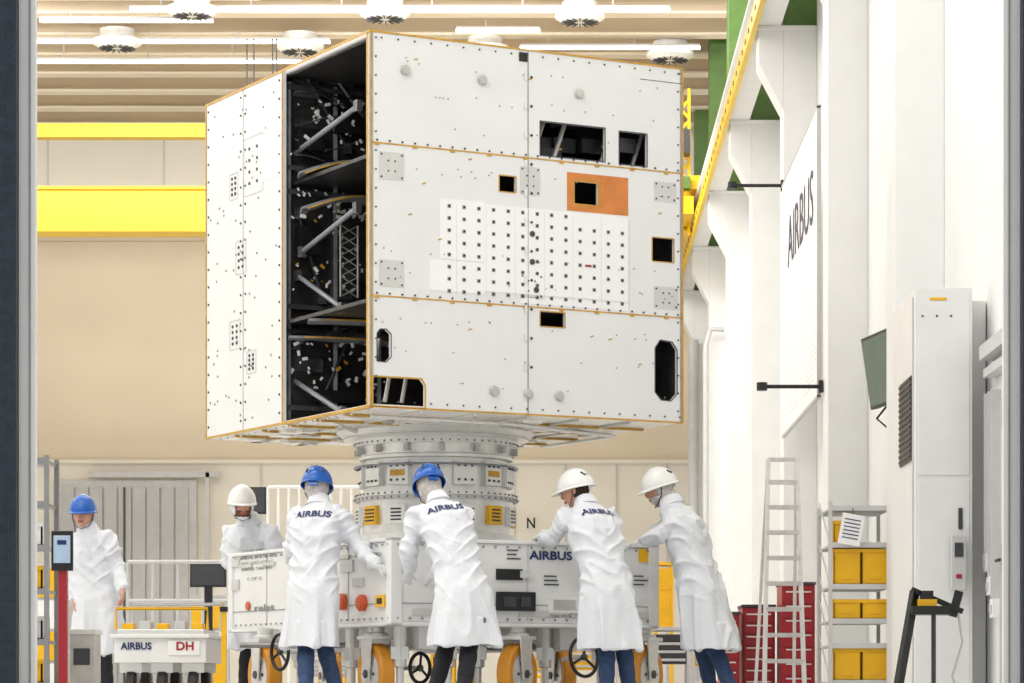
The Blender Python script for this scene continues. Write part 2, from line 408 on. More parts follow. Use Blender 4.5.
b = MB('side_panel', sat)
so = FL.sz(283, 200)[0]
FL.prism(b, [(so, Z0), (W2, Z0), (W2, Z1), (so, Z1)], M_PANEL, -0.03, 0.0)
FL.prism(b, [(0, Z0), (0.045, Z0), (0.045, Z1), (0, Z1)], M_PANEL, -0.03, 0.0)
FL.outline(b, [(so+0.01,Z0+0.006),(W2-0.01,Z0+0.006),(W2-0.01,Z1-0.006),(so+0.01,Z1-0.006)], 0.02, M_AMBER, 0, 0.006)
FL.strip(b, (0, Z1-0.006), (so, Z1-0.006), 0.02, M_AMBER, 0, 0.006)
FL.strip(b, (0, Z0+0.006), (so, Z0+0.006), 0.022, M_AMBER, -0.03, 0.006)
FL.strip(b, (0.05, Z0), (0.05, Z1), 0.012, M_AMBER, 0, 0.006)
ms = (so+W2)/2
FL.strip(b, (ms, Z0), (ms, Z1), 0.006, M_GREY, 0, 0.003)
for r in [(244,140,263,190),(230,175,238,198),(236,242,246,272),(230,322,240,348),(247,352,256,372)]:
    q = FL.rect(*r); FL.outline(b, q, 0.01, M_PLATE, 0, 0.004)
    for k in range(4):
        for l in range(2):
            FL.disc(b, q[0][0]+(q[1][0]-q[0][0])*(0.3+0.4*l), q[0][1]+(q[2][1]-q[0][1])*(0.2+0.2*k), 0.014, M_DGREY, 0.008, 8)
for x in (so+0.07, ms-0.05, ms+0.05, W2-0.07):
    for k in range(19): FL.disc(b, x, Z0+0.1+k*0.155, 0.010, M_DGREY, 0.008, 8)
for k in range(60): FL.disc(b, random.uniform(so+0.1, W2-0.1), random.uniform(Z0+0.1, Z1-0.1), 0.010, M_GREY, 0.006, 8)
FL.prism(b, FL.rect(262,135,281,175), M_PANEL2, 0, 0.003)
b.done()

b = MB('body_shell', sat)
FB = Face(V((N0.x, N0.y))+E2*W2, E1, E2); FRR = Face(V((N0.x, N0.y))+E1*W1, E2, E1)
FB.prism(b, [(0,Z0),(W1,Z0),(W1,Z1),(0,Z1)], M_PANEL, -0.03, 0)
FRR.prism(b, [(0,Z0),(W2,Z0),(W2,Z1),(0,Z1)], M_PANEL, -0.03, 0)
FRR.outline(b, [(0.01,Z0+0.01),(W2-0.01,Z0+0.01),(W2-0.01,Z1-0.01),(0.01,Z1-0.01)], 0.02, M_AMBER, 0, 0.005)
FB.prism(b, [(0.04,Z0+0.03),(W1-0.04,Z0+0.03),(W1-0.04,Z1-0.03),(0.04,Z1-0.03)], M_CFRP, -0.05, -0.031)
FRR.prism(b, [(0.04,Z0+0.03),(W2-0.04,Z0+0.03),(W2-0.04,Z1-0.03),(0.04,Z1-0.03)], M_CFRP, -0.05, -0.031)
FR.prism(b, [(nb[0]+0.05,Z0+0.03),(W1-0.04,Z0+0.03),(W1-0.04,Z1-0.03),(0.06,Z1-0.03),(0.06,nt[1]+0.03),(nb[0]+0.05,nt[1]+0.03)], M_CFRP, -0.045, -0.031, holes)
FL.prism(b, [(so+0.02,Z0+0.03),(W2-0.04,Z0+0.03),(W2-0.04,Z1-0.03),(so+0.02,Z1-0.03)], M_CFRP, -0.045, -0.031)
def deck(z, t, m, x0=0.03, x1=W1-0.03, y0=0.03, y1=W2-0.03):
    c = V((N0.x, N0.y, z))+e13*((x0+x1)/2)+e23*((y0+y1)/2)
    b.obox(c, e13, e23, Z, (x1-x0)/2, (y1-y0)/2, t/2, m)
deck(Z1-0.015, 0.03, M_PANEL); deck(Z1-0.04, 0.015, M_CFRP, 0.06, W1-0.06, 0.06, W2-0.06)
deck(Z0+0.015, 0.03, M_FOIL)
deck(ZS1-0.05, 0.03, M_CFRP, 0.12); deck(ZS2-0.02, 0.03, M_CFRP, 0.05)
b.lathe([(0.86,2.345),(0.86,2.32),(0.80,2.275)], C3, M_ALU, 64)
b.done()

b = MB('bay_interior', sat)
FS = Face(V((N0.x, N0.y))+E2*(so+0.10), E1, -E2)
FS.prism(b, [(0.04,Z0+0.04),(W1-0.06,Z0+0.04),(W1-0.06,Z1-0.06),(0.04,Z1-0.06)], M_CFRP, -0.02, 0)
FO = Face(V((N0.x, N0.y))+E1*0.16, E2, -E1)
def pstrut(f, u0, v0, u1, v1, r, m=M_STRUT, dr=0.0):
    p = f.sz(u0, v0); q = f.sz(u1, v1)
    a_, c_ = f.p3(p[0], p[1], dr), f.p3(q[0], q[1], dr)
    b.tube([a_, c_], r, m, 12)
    for g in (a_, c_): b.obox(g, e13, e23, Z, 0.025, 0.035, 0.045, M_CFRP2)
pstrut(FO, 290,157,358,106, 0.022); pstrut(FO, 302,252,357,208, 0.022); pstrut(FO, 298,276,342,308, 0.020, M_STRUT); pstrut(FO, 290,378,342,412, 0.022)
pstrut(FS, 300,70,345,150, 0.014, M_DGREY, 0.05); pstrut(FS, 292,345,355,325, 0.014, M_GREY, 0.05)
pstrut(FS, 296,215,320,300, 0.014, M_DGREY, 0.05); pstrut(FS, 350,330,320,400, 0.014, M_DGREY, 0.05); pstrut(FS, 330,75,362,120, 0.012, M_GREY, 0.05)
for zz in (Z0+0.15, ZS2-0.09, ZS2+0.12, ZS1-0.12, ZS1+0.08, Z1-0.12):
    b.beam(FS.p3(0.06, zz, 0.03), FS.p3(1.3, zz, 0.03), 0.04, 0.04, M_CFRP2)
for s_ in (0.09, 0.52, 0.93): b.beam(FS.p3(s_, Z0+0.05, 0.02), FS.p3(s_, Z1-0.08, 0.02), 0.035, 0.04, M_CFRP2)
for (u0,v0,u1,v1,m) in ((292,70,318,98,M_CFRP2),(325,62,352,86,M_CFRP2),(296,345,322,372,M_CFRP2),(330,240,352,300,M_CFRP2),(300,120,325,138,M_DGREY)):
    FS.prism(b, FS.crect(u0,v0,u1,v1), m, 0, 0.02)
for zc, dz, dp_ in ((ZS1-0.33, 0.12, 0.35), (ZS1-0.03, 0.12, 0.3), (ZS2-0.06, 0.0, 0.5), (Z0+0.72, 0.0, 0.1)):
    pts = [FS.p3(0.05+0.95*t, zc+dz*sin(pi*t), dp_+0.12*sin(pi*t)) for t in [k/12 for k in range(13)]]
    for p, q in zip(pts[:-1], pts[1:]):
        b.beam(p, q, 0.25, 0.02, M_STRUT); b.beam(p-e23*0.13, q-e23*0.13, 0.006, 0.014, M_AMBER)
mx0, mx1, mz0, mz1 = 0.46, 0.62, ZS2+0.2, ZS1-0.4
for x in (mx0, mx1): b.tube([FS.p3(x, mz0, 0.25), FS.p3(x, mz1, 0.25)], 0.010, M_ALUD, 8)
for k in range(7):
    z_ = mz0+(mz1-mz0)*k/7; z2 = mz0+(mz1-mz0)*(k+1)/7
    b.tube([FS.p3(mx0, z_, 0.25), FS.p3(mx1, z2, 0.25)], 0.006, M_ALUD, 6); b.tube([FS.p3(mx1, z_, 0.25), FS.p3(mx0, z2, 0.25)], 0.006, M_ALUD, 6)
for k in range(190):
    s_ = random.uniform(0.08, 1.0)
    z_ = random.choice([random.uniform(ZS2+0.25, ZS2+0.95), random.uniform(Z0+0.3, ZS2-0.15), random.uniform(ZS1-0.35, ZS1-0.1), random.uniform(Z1-0.7, Z1-0.2)])
    o_ = random.uniform(0.01, 0.2); a = random.uniform(0, pi); w = random.uniform(0.008, 0.018)
    if random.random() < 0.3: w *= 0.6
    ex = e13*cos(a)+Z*sin(a); ey = Z*cos(a)-e13*sin(a)
    b.obox(FS.p3(s_, z_, o_), ex, ey, e23, w*1.5, w*0.8, 0.004, M_LABEL if random.random() < 0.92 else M_AMBER)
for k in range(9):
    z_ = Z1-0.85+0.09*k; pts = [FS.p3(0.1+0.9*t, z_+0.06*sin(6*t+k), 0.12) for t in [j/14 for j in range(15)]]
    b.tube(pts, 0.007, M_CFRP2 if k % 2 else M_BLACK, 6)
for (s_, z_, w, h) in [(0.25,4.75,0.12,0.09),(0.65,4.9,0.15,0.07),(0.3,3.0,0.1,0.08),(0.7,2.85,0.14,0.1),(0.25,3.9,0.1,0.12),(0.8,3.5,0.1,0.08),(0.5,2.6,0.2,0.05)]:
    b.obox(FS.p3(s_, z_, 0.07), e13, e23, Z, w, 0.06, h, M_BLACK)
for k in range(16):
    s_ = random.uniform(1.2, 2.6); z_ = random.choice([4.65, 4.85, 4.55, 3.0, 3.9])
    b.obox(V((N0.x, N0.y, z_))+e13*s_+e23*random.uniform(0.2, 0.6), e13, e23, Z, 0.1, 0.08, 0.06, M_DGREY)
for sx in (1.55, 1.75, 2.2, 2.5):
    c0 = V((N0.x, N0.y, 4.45))+e13*sx+e23*0.2
    b.tube([c0, c0+e13*0.25+Z*0.7], 0.02, M_ALUD, 8)
c0 = V((N0.x, N0.y, 2.42))+e23*0.25
for k in range(3): b.tube([c0+e13*(0.1+0.15*k), c0+e13*(0.2+0.15*k)+Z*0.5], 0.018, M_ALUD, 8)
b.done()

b = MB('underside_fittings', sat)
zb = Z0-0.012
for k in range(1, 6):
    p = V((N0.x, N0.y, zb))+e13*(W1*k/6); b.beam(p+e23*0.05, p+e23*(W2-0.05), 0.02, 0.02, M_ALU)
    p = V((N0.x, N0.y, zb))+e23*(W2*k/6); b.beam(p+e13*0.05, p+e13*(W1-0.05), 0.02, 0.02, M_AMBER)
for k in range(22):
    p = V((N0.x, N0.y, Z0-0.02))+e23*(0.1+k*0.15)+e13*0.03; b.ball(p, 0.012, 0.012, 0.012, M_ALU, 8)
for k in range(50):
    p = V((N0.x, N0.y, Z0-0.015))+e13*random.uniform(0.15, W1-0.15)+e23*random.uniform(0.15, W2-0.15)
    if (V((p.x, p.y))-V((CX, CY))).length < 0.95: continue
    b.obox(p, e13, e23, Z, random.uniform(0.03,0.1), random.uniform(0.03,0.1), 0.014, random.choice([M_ALU, M_FOIL, M_FOIL, M_ALUD]))
for (x0, y0, x1, y1) in ((0.15,0.3,1.4,0.3),(1.3,0.25,2.75,0.9),(2.75,0.9,2.75,2.2),(0.3,1.2,0.9,1.9)):
    q = V((N0.x, N0.y, Z0-0.045)); b.tube([q+e13*x0+e23*y0, q+e13*x1+e23*y1], 0.016, M_ALU, 8)
b.done()

b = MB('launch_vehicle_adapter')
b.lathe([(0.80,2.272),(0.80,2.262),(0.70,2.25),(0.70,2.20)], C3, M_ALU, 72)
b.lathe([(0.66,2.20),(0.64,2.12),(0.66,2.11),(0.66,2.085),(0.61,2.08),(0.61,1.80)], C3, M_ALU, 72)
b.lathe([(0.69,1.80),(0.69,1.765)], C3, M_ALU, 72)
b.lathe([(0.70,1.762),(0.70,1.73)], C3, M_LGREY, 72)
b.lathe([(0.66,1.73),(0.64,1.45),(0.69,1.44),(0.69,1.40),(0.75,1.395),(0.75,1.350)], C3, M_ALU, 72)
for k in range(60):
    a = 2*pi*k/60
    for r_, z_ in ((0.705,2.22),(0.695,1.782),(0.705,1.745),(0.755,1.37)):
        b.ball((CX+r_*cos(a), CY+r_*sin(a), z_), 0.009, 0.009, 0.009, M_GREY, 6)
for k in range(14):
    a = 2*pi*k/14+0.2; rd = V((cos(a), sin(a), 0)); tg = V((-sin(a), cos(a), 0))
    c = C3+rd*0.63+Z*1.95
    b.obox(c, tg, rd, Z, 0.10, 0.03, 0.10, M_LABEL if k % 2 else M_ALU)
    for dx in (-0.06, 0, 0.06):
        for dz in (-0.06, 0.06): b.obox(c+rd*0.032+Z*dz+tg*dx, tg, rd, Z, 0.009, 0.008, 0.009, M_DGREY)
    if k % 3 == 0: b.obox(c+rd*0.032, tg, rd, Z, 0.07, 0.004, 0.025, M_AMBER)
    c = C3+rd*0.665+Z*1.6
    b.obox(c, tg, rd, Z, 0.085, 0.02, 0.08, M_BIN if k % 2 == 0 else M_LABEL)
    for q in (0.045, 0.015, -0.015, -0.045): b.obox(c+rd*0.022+Z*q, tg, rd, Z, 0.05+0.01*(k % 3), 0.003, 0.006, M_BLACK)
    c = C3+rd*0.67+Z*2.16+tg*0.1
    b.obox(c, tg, rd, Z, 0.02, 0.03, 0.03, M_ALUD)
b.tube([C3+V((0.70*cos(t), 0.70*sin(t), 2.02)) for t in [2*pi*k/60 for k in range(61)]], 0.010, M_STRUT, 6)
for k in range(10):
    a = 2*pi*k/10; b.beam(C3+V((0.6*cos(a),0.6*sin(a),2.02)), C3+V((0.7*cos(a),0.7*sin(a),2.02)), 0.02, 0.02, M_STRUT)
b.done()

# ------------------------------------------------------------------ transport dolly
A_, B_ = 1.24, 1.66
ND = V((CX, CY))-E1*A_-E2*B_
DR = Face(ND, E1, -E2); DL = Face(ND, E2, -E1)
DZ0, DZ1 = 0.66, 1.33
dol = root('satellite_transport_dolly', (CX, CY, 0))
b = MB('chassis', dol)
def dbox(x0, x1, y0, y1, z0, z1, m):
    c = V((ND.x, ND.y, (z0+z1)/2))+e13*((x0+x1)/2)+e23*((y0+y1)/2)
    b.obox(c, e13, e23, Z, (x1-x0)/2, (y1-y0)/2, (z1-z0)/2, m)
dbox(0.02, 2*A_-0.02, 0.02, 2*B_-0.02, DZ0, DZ1-0.03, M_WPAINT)
dbox(0, 2*A_, 0, 2*B_, DZ1-0.03, DZ1+0.0, M_WPAINT)
dbox(0.0, 2*A_, 0.0, 2*B_, DZ0-0.03, DZ0, M_WPAINT)
for x in (0.0, 2*A_-0.1):
    for y_ in (0.0, 2*B_-0.1): dbox(x, x+0.1, y_, y_+0.1, DZ0-0.03, DZ1, M_WPAINT)
dbox(0.4, 0.8, 0.3, 3.0, 0.45, DZ0, M_WPAINT); dbox(1.7, 2.1, 0.3, 3.0, 0.45, DZ0, M_WPAINT)
b.lathe([(0.80,1.33),(0.80,1.345)], C3, M_ALUD, 60)
b.done(0.008)
b = MB('fittings_and_labels', dol)
for f, W in ((DR, 2*A_), (DL, 2*B_)):
    for zz in (DZ0+0.03, DZ1-0.055):
        for k in range(int(W/0.11)): f.disc(b, 0.06+k*0.11, zz, 0.010, M_GREY, -0.008, 8)
    n = 4
    for k in range(1, n): f.strip(b, (W*k/n, DZ0+0.02), (W*k/n, DZ1-0.04), 0.012, M_PLATE, -0.02, -0.012)
    f.strip(b, (0.1, DZ0+0.15), (W-0.1, DZ0+0.15), 0.006, M_GREY, -0.02, -0.014)
def lab(f, u0, v0, u1, v1, m, t=0.012): f.prism(b, f.crect(u0, v0, u1, v1), m, -0.02, -0.02+t)
def ftxt(f, txt, u0, v0, u1, v1, m, flip=False, bold=0.022):
    q = f.crect(u0, v0, u1, v1)
    f.text(b, txt, (q[0][0]+q[1][0])/2, (q[0][1]+q[2][1])/2, abs(q[1][0]-q[0][0]), abs(q[2][1]-q[0][1]), m, -0.012, flip, bold)
ftxt(DR, 'AIRBUS', 530, 551, 573, 560, M_NAVY, bold=0.03)
lab(DR, 497,592,534,611, M_BLACK, 0.05); lab(DR, 502,597,514,607, M_DGREY, 0.055); lab(DR, 519,597,529,607, M_DGREY, 0.055)
lab(DR, 549,597,579,613, M_LABEL, 0.03); lab(DR, 553,600,575,610, M_ALUD, 0.035)
lab(DR, 606,598,625,612, M_PLATE, 0.03)
lab(DR, 497,569,523,580, M_BLACK, 0.02); lab(DR, 520,571,531,578, M_ALU, 0.03)
for (u, v, m) in ((402,551,M_DGREY),(508,550,M_DGREY),(545,576,M_DGREY),(590,574,M_DGREY),(635,576,M_DGREY)):
    for k in range(3):
        a = DR.sz(u, v+k*4.2); DR.strip(b, a, (a[0]+random.uniform(0.08,0.14), a[1]), 0.010, m, -0.02, -0.012)
lab(DR, 640,549,650,562, M_BIN)
ftxt(DR, 'FORK POCKET', 551, 615, 577, 618, M_BLACK, bold=0.0)
ftxt(DR, 'INTERFACE', 443, 615, 475, 618, M_BLACK, bold=0.0)
for (u0, v0, u1, v1, t) in ((240,549,262,552,'CONTAINER FRAME'),(240,555,274,558,'SERIAL NO 04-118'),(240,561,272,564,'MAX LOAD 6200 KG'),(240,567,270,570,'GROSS 7400 KG'),(246,577,260,580,'C OF G')):
    ftxt(DL, t, u0, v0, u1, v1, M_BLACK, True, 0.0)
ftxt(DL, 'relat', 253, 604, 273, 611, M_GREY, True); ftxt(DL, 'TO BE REMOVED', 345, 554, 380, 557, M_DGREY, True, 0.0)
a = DL.sz(247, 606); DL.disc(b, a[0], a[1], 0.04, M_ORRED, -0.01, 14)
for (u, v) in ((343,602),(362,603)):
    s_, z_ = DL.sz(u, v); b.lathe([(0.065,-0.02),(0.07,0.03),(0.05,0.05),(0.02,0.055)], DL.p3(s_, z_, -0.01), M_ORRED, 24, DL.n)
lab(DL, 376,595,385,607, M_BIN, 0.03); lab(DL, 378,598,383,604, M_BLACK, 0.033)
for (u0, v0, u1, v1) in ((231,559,238,567),(231,580,238,590),(340,560,352,572),(352,578,362,586)):
    lab(DL, u0, v0, u1, v1, M_PLATE, 0.02)
for k in range(6):
    s_ = 0.3+k*0.5; DL.strip(b, (s_, DZ1-0.12), (s_+0.25, DZ1-0.12), 0.03, M_PLATE, -0.02, 0.0)
for k in range(5):
    s_ = 0.2+k*0.48; DR.strip(b, (s_, DZ0+0.08), (s_+0.28, DZ0+0.08), 0.05, M_PLATE, -0.02, -0.005)
b.done()
def caster(p, ang, name):
    b = MB(name, dol)
    ax = V((cos(ang), sin(ang), 0)); fw = V((-sin(ang), cos(ang), 0)); p = V(p); r = 0.25; c = V((p.x, p.y, r))
    b.lathe([(0.17,-0.055),(r-0.012,-0.06),(r,-0.045),(r,0.045),(r-0.012,0.06),(0.17,0.055)], c, M_WHEEL, 40, ax)
    b.lathe([(0.05,-0.07),(0.172,-0.058),(0.172,0.058),(0.05,0.07)], c, M_ALU, 32, ax)
    b.lathe([(0.035,-0.1),(0.035,0.1)], c, M_DGREY, 16, ax)
    for k in range(6):
        a = 2*pi*k/6
        for sg in (-1, 1): b.ball(c+ax*sg*0.067+(fw*cos(a)+Z*sin(a))*0.1, 0.014,0.014,0.014, M_DGREY, 8)
    for sg in (-1, 1):
        b.prism([(-0.06,-0.05),(0.06,-0.05),(0.10,0.29),(-0.10,0.29)], c+ax*sg*0.085, fw, Z, ax, -0.006, 0.006, M_ALU)
    b.obox(c+Z*0.295, ax, fw, Z, 0.11, 0.13, 0.015, M_ALU)
    b.lathe([(0.10,0.31),(0.10,0.33),(0.07,0.34),(0.07,0.40)], c, M_ALU, 24)
    b.done()
for i, (u, d, a) in enumerate(((265,24.9,0.5),(376,23.55,0.48),(517,23.65,-0.48),(644,24.35,-0.5),(330,26.9,0.3),(470,27.2,0.0),(560,26.0,0.4))):
    caster(loc(u, 690, d), a, 'caster_wheel_%d' % (i+1))
b = MB('jacks_and_handwheels', dol)
def hwheel(u, v, d, r, ax):
    c = loc(u, v, d); ax = V(ax).normalized(); a = ax.cross(Z).normalized(); e = ax.cross(a)
    b.tube([c+(a*cos(t)+e*sin(t))*r for t in [2*pi*k/28 for k in range(29)]], 0.015, M_BLACK, 8, False)
    for k in range(3):
        t = 2*pi*k/3+0.4; b.tube([c, c+(a*cos(t)+e*sin(t))*r], 0.011, M_BLACK, 6)
    b.ball(c, 0.03, 0.03, 0.03, M_DGREY, 10)
    b.tube([c, c-ax*0.25], 0.018, M_ALU, 8)
hwheel(280, 652, 24.3, 0.15, (-1.2,-0.8,0)); hwheel(584, 657, 23.7, 0.16, (0.9,-0.9,0.1)); hwheel(420, 668, 23.6, 0.12, (1.2,-1,0))
for (u, d) in ((300,24.6),(352,24.0),(400,23.4),(448,23.5),(478,23.8),(545,24.1),(600,24.3)):
    p = loc(u, 690, d)
    b.lathe([(0.09,0.0),(0.09,0.03),(0.03,0.05),(0.03,0.30),(0.055,0.31),(0.055,0.64)], (p.x, p.y, 0), M_ALU, 20)
    b.obox((p.x, p.y, 0.42), (1,0,0), (0,1,0), Z, 0.07, 0.05, 0.05, M_ALU)
for (u0, u1, d, z_) in ((240,420,24.6,0.5),(420,640,24.4,0.48)):
    a = loc(u0, 690, d); c = loc(u1, 690, d); b.tube([(a.x, a.y, z_), (c.x, c.y, z_)], 0.025, M_GREY, 10)
b.done()

# ------------------------------------------------------------------ people
def nrm(v): v = V(v); v.normalize(); return v
def technician(Nb, Pv, hemc, F, headc, headF, SL, EL, WL, HL, nL, SR, ER, WR, HR, nR, kneeL, footL, kneeR, footR,
               helmet='blue', cover='net', beard=None, trousers=M_PANTS, gloves=True, letters=True, hem=(0.25, 0.19), wscale=1.0, hs=1.0):
    rt = root('technician', (Pv.x, Pv.y, 0))
    F = nrm((F[0], F[1], 0)); R = F.cross(Z)
    b = MB('lab_coat', rt)
    n = 48
    def ring(c, r, f, a, bb, fold=0.0, k=7, ph=0.0):
        out = []
        for j in range(n):
            t = 2*pi*j/n; q = 1+fold*cos(k*t+ph)+fold*0.5*cos((k*2-3)*t+ph*2)
            ct, st = cos(t), sin(t)
            ct = math.copysign(abs(ct)**0.85, ct); st = math.copysign(abs(st)**0.85, st)
            out.append(c+r*a*ct*q*wscale+f*bb*st*q*wscale)
        return out
    Tt = (Nb-Pv).normalized(); fr = (F-Tt*F.dot(Tt)).normalized(); rr = fr.cross(Tt)
    L = (Nb-Pv).length
    rings = [ring(Nb+Tt*0.05, rr, fr, 0.062, 0.066), ring(Nb+Tt*0.01, rr, fr, 0.078, 0.075), ring(Nb-Tt*0.03, rr, fr, 0.12, 0.085)]
    for t, a, bb, bk in ((0.84,0.185,0.115,0.02),(0.72,0.205,0.135,0.035),(0.55,0.20,0.14,0.03),(0.38,0.188,0.137,0.015),(0.2,0.182,0.14,0.0),(0.05,0.193,0.15,-0.01)):
        rings.append(ring(Pv+Tt*(L*t)-fr*bk, rr, fr, a, bb, 0.012, 6, t*5))
    ph = random.uniform(0, 6)
    for t in (0.08, 0.2, 0.35, 0.5, 0.65, 0.8, 0.92, 1.0):
        c = Pv.lerp(hemc, t); a = 0.2+(hem[0]-0.2)*t; bb = 0.16+(hem[1]-0.16)*t
        rings.append(ring(c, R, F, a, bb, 0.015+0.07*t, 6, ph+t*0.5))
    c = hemc; rings.append(ring(c, R, F, hem[0]*0.86, hem[1]*0.83, 0.07, 6, ph+0.5))
    c = hemc+Z*0.22; rings.append(ring(c, R, F, hem[0]*0.74, hem[1]*0.7, 0.0, 6, ph))
    b.loft(rings, M_COAT)
    for S, E, W in ((SL, EL, WL), (SR, ER, WR)):
        pts = []; rad = []
        inn = S.lerp(Nb-Tt*0.08, 0.45)
        ctl = [(inn, 0.085), (S, 0.090), (S.lerp(E, 0.35), 0.082), (S.lerp(E, 0.7), 0.075), (E, 0.074), (E.lerp(W, 0.4), 0.066), (E.lerp(W, 0.8), 0.055), (W, 0.048)]
        for i in range(len(ctl)-1):
            for k in range(5):
                t = k/5; pts.append(ctl[i][0].lerp(ctl[i+1][0], t)); rad.append((ctl[i][1]*(1-t)+ctl[i+1][1]*t)*(1+0.07*sin(len(pts)*1.7+ph)))
        pts.append(W); rad.append(0.042)
        for _ in range(3):
            pts = [pts[0]]+[(pts[i-1]+pts[i]*2+pts[i+1])/4 for i in range(1, len(pts)-1)]+[pts[-1]]
        b.tube(pts, rad, M_COAT, 18)
    coat = b.done()
    rm = coat.modifiers.new('fuse', 'REMESH'); rm.mode = 'VOXEL'; rm.voxel_size = 0.010; rm.use_smooth_shade = True
    smo = coat.modifiers.new('soften', 'SMOOTH'); smo.factor = 0.5; smo.iterations = 5
    bpy.context.view_layer.update()
    dg = bpy.context.evaluated_depsgraph_get()
    me2 = bpy.data.meshes.new_from_object(coat.evaluated_get(dg), depsgraph=dg)
    coat.modifiers.clear(); coat.data = me2
    nrmls = [v.normal.copy() for v in me2.vertices]; sd_ = ph*3.1
    def ridge(p):
        x = 1-abs(noise.noise(p))*2.2
        return max(x, 0)**2-0.35
    cc = Pv+Tt*(L*0.80)
    for v, nn_ in zip(me2.vertices, nrmls):
        p = v.co; q = p-Pv; hgt = q.z
        lx = q.dot(R); ly = q.dot(F)
        sk = min(1, max(0, (0.12-hgt)/0.35)); up = 1-sk
        d1 = ridge(V((lx*6+sd_, ly*6, hgt*1.0)))*0.034 + noise.noise(V((lx*12, ly*12+sd_, hgt*2.0)))*0.012
        a_ = lx*0.75+hgt*0.66; b_ = -lx*0.66+hgt*0.75
        a2 = -lx*0.75+hgt*0.66; b2 = lx*0.66+hgt*0.75
        wl = min(1, max(0, 0.5+lx*6))
        dd = (ridge(V((a_*3+sd_, b_*10, ly*4)))*wl+ridge(V((a2*3+sd_+7, b2*10, ly*4)))*(1-wl))*0.030 + noise.noise(V((lx*15, ly*15, hgt*15+sd_)))*0.008
        if letters:
            o_ = p-cc; far = (o_.dot(rr)/0.19)**2+(o_.dot(Tt)/0.07)**2
            dd *= 1-0.9*math.exp(-far)
        v.co = p+nn_*(d1*sk+dd*up-0.003)
    me2.update()
    bpy.context.view_layer.update(); dg = bpy.context.evaluated_depsgraph_get()
    bvh = BVHTree.FromObject(coat, dg)
    if letters:
        b = MB('coat_lettering', rt)
        vs, fs = text_geo('AIRBUS', 0.03)
        out = []
        for x, y_ in vs:
            o = cc+rr*(x*0.30)+Tt*(y_*0.062)-fr*0.5
            h = bvh.ray_cast(o, fr)
            out.append((h[0]-fr*0.008) if h[0] is not None else o+fr*0.35)
        b.add(out, fs, M_NAVY); b.done(recalc=False)
    b = MB('coat_collar', rt)
    b.loft([ring(Nb+Tt*0.075, rr, fr, 0.058, 0.062), ring(Nb+Tt*0.07, rr, fr, 0.07, 0.073), ring(Nb+Tt*0.02, rr, fr, 0.088, 0.086), ring(Nb-Tt*0.01, rr, fr, 0.098, 0.09)], M_COAT); b.done()
    b = MB('trousers', rt)
    for sg, K, A in ((-1, kneeL, footL), (1, kneeR, footR)):
        H = Pv+R*sg*0.09-Z*0.02; An = V((A.x, A.y, 0.09))
        pts = [H, H.lerp(K, 0.5), K+F*0.01, K.lerp(An, 0.35)-F*0.01, K.lerp(An, 0.75), An]
        fine = []; rad = []; rs = [0.095, 0.085, 0.072, 0.070, 0.062, 0.065]
        for i in range(5):
            for k in range(4):
                t = k/4; fine.append(pts[i].lerp(pts[i+1], t)); rad.append((rs[i]*(1-t)+rs[i+1]*t)*(1+0.05*sin(len(fine)*2.1)))
        fine.append(An); rad.append(0.062)
        b.tube(fine, rad, trousers, 18)
    b.ball(Pv-Z*0.03, 0.16, 0.12, 0.12, trousers, 20, (R, F, Z))
    tr = b.done()
    rm = tr.modifiers.new('fuse', 'REMESH'); rm.mode = 'VOXEL'; rm.voxel_size = 0.014; rm.use_smooth_shade = True
    b = MB('shoes', rt)
    for A in (footL, footR):
        rg = []
        for yy, w, h in ((-0.09,0.02,0.02),(-0.08,0.036,0.06),(-0.03,0.042,0.085),(0.03,0.042,0.075),(0.09,0.048,0.055),(0.15,0.045,0.045),(0.185,0.025,0.03),(0.19,0.01,0.015)):
            c = V((A.x, A.y, 0))+F*yy
            rg.append([c+R*w*cos(2*pi*j/16)+Z*(h*(0.5+0.5*sin(2*pi*j/16))+0.004) for j in range(16)])
        b.loft(rg, M_SHOE)
    b.done()
    for nm, W, Hd, pn, side in (('hand_left', WL, HL, nL, 1), ('hand_right', WR, HR, nR, -1)):
        b = MB(nm, rt); mt = M_GLOVE if gloves else M_SKIN
        Hd = nrm(Hd); pn = V(pn); pn = (pn-Hd*pn.dot(Hd)).normalized(); ac = Hd.cross(pn)*side
        rg = []
        for t, a, bb in ((-0.03,0.026,0.022),(0.0,0.027,0.019),(0.03,0.036,0.018),(0.06,0.042,0.016),(0.088,0.042,0.013),(0.095,0.036,0.009)):
            rg.append([W+Hd*t+ac*a*cos(2*pi*j/16)+pn*bb*sin(2*pi*j/16) for j in range(16)])
        b.loft(rg, mt)
        for off, ln, cu in ((0.031,0.068,0.28),(0.0105,0.078,0.32),(-0.0105,0.072,0.38),(-0.031,0.056,0.45)):
            p = W+Hd*0.082+ac*off; d = Hd+ac*off*1.5; pts = [p-Hd*0.02, p]; rad = [0.0095, 0.0095]
            for si, fr_ in enumerate((0.45, 0.32, 0.23)):
                d = (d*cos(cu)+pn*sin(cu)).normalized(); p = p+d*ln*fr_; pts.append(p); rad.append((0.009, 0.0082, 0.0065)[si])
            b.tube(pts, rad, mt, 10); b.ball(p, 0.0066, 0.0066, 0.0066, mt, 8)
        p = W+Hd*0.025+ac*0.026; d = (Hd*0.65+ac*0.75).normalized()
        q = p+d*0.042; d2 = (Hd*0.85+ac*0.35+pn*0.35).normalized(); r_ = q+d2*0.033
        b.tube([p-d*0.015, p, q, r_], [0.014, 0.013, 0.0105, 0.008], mt, 10); b.ball(r_, 0.008, 0.008, 0.008, mt, 8)
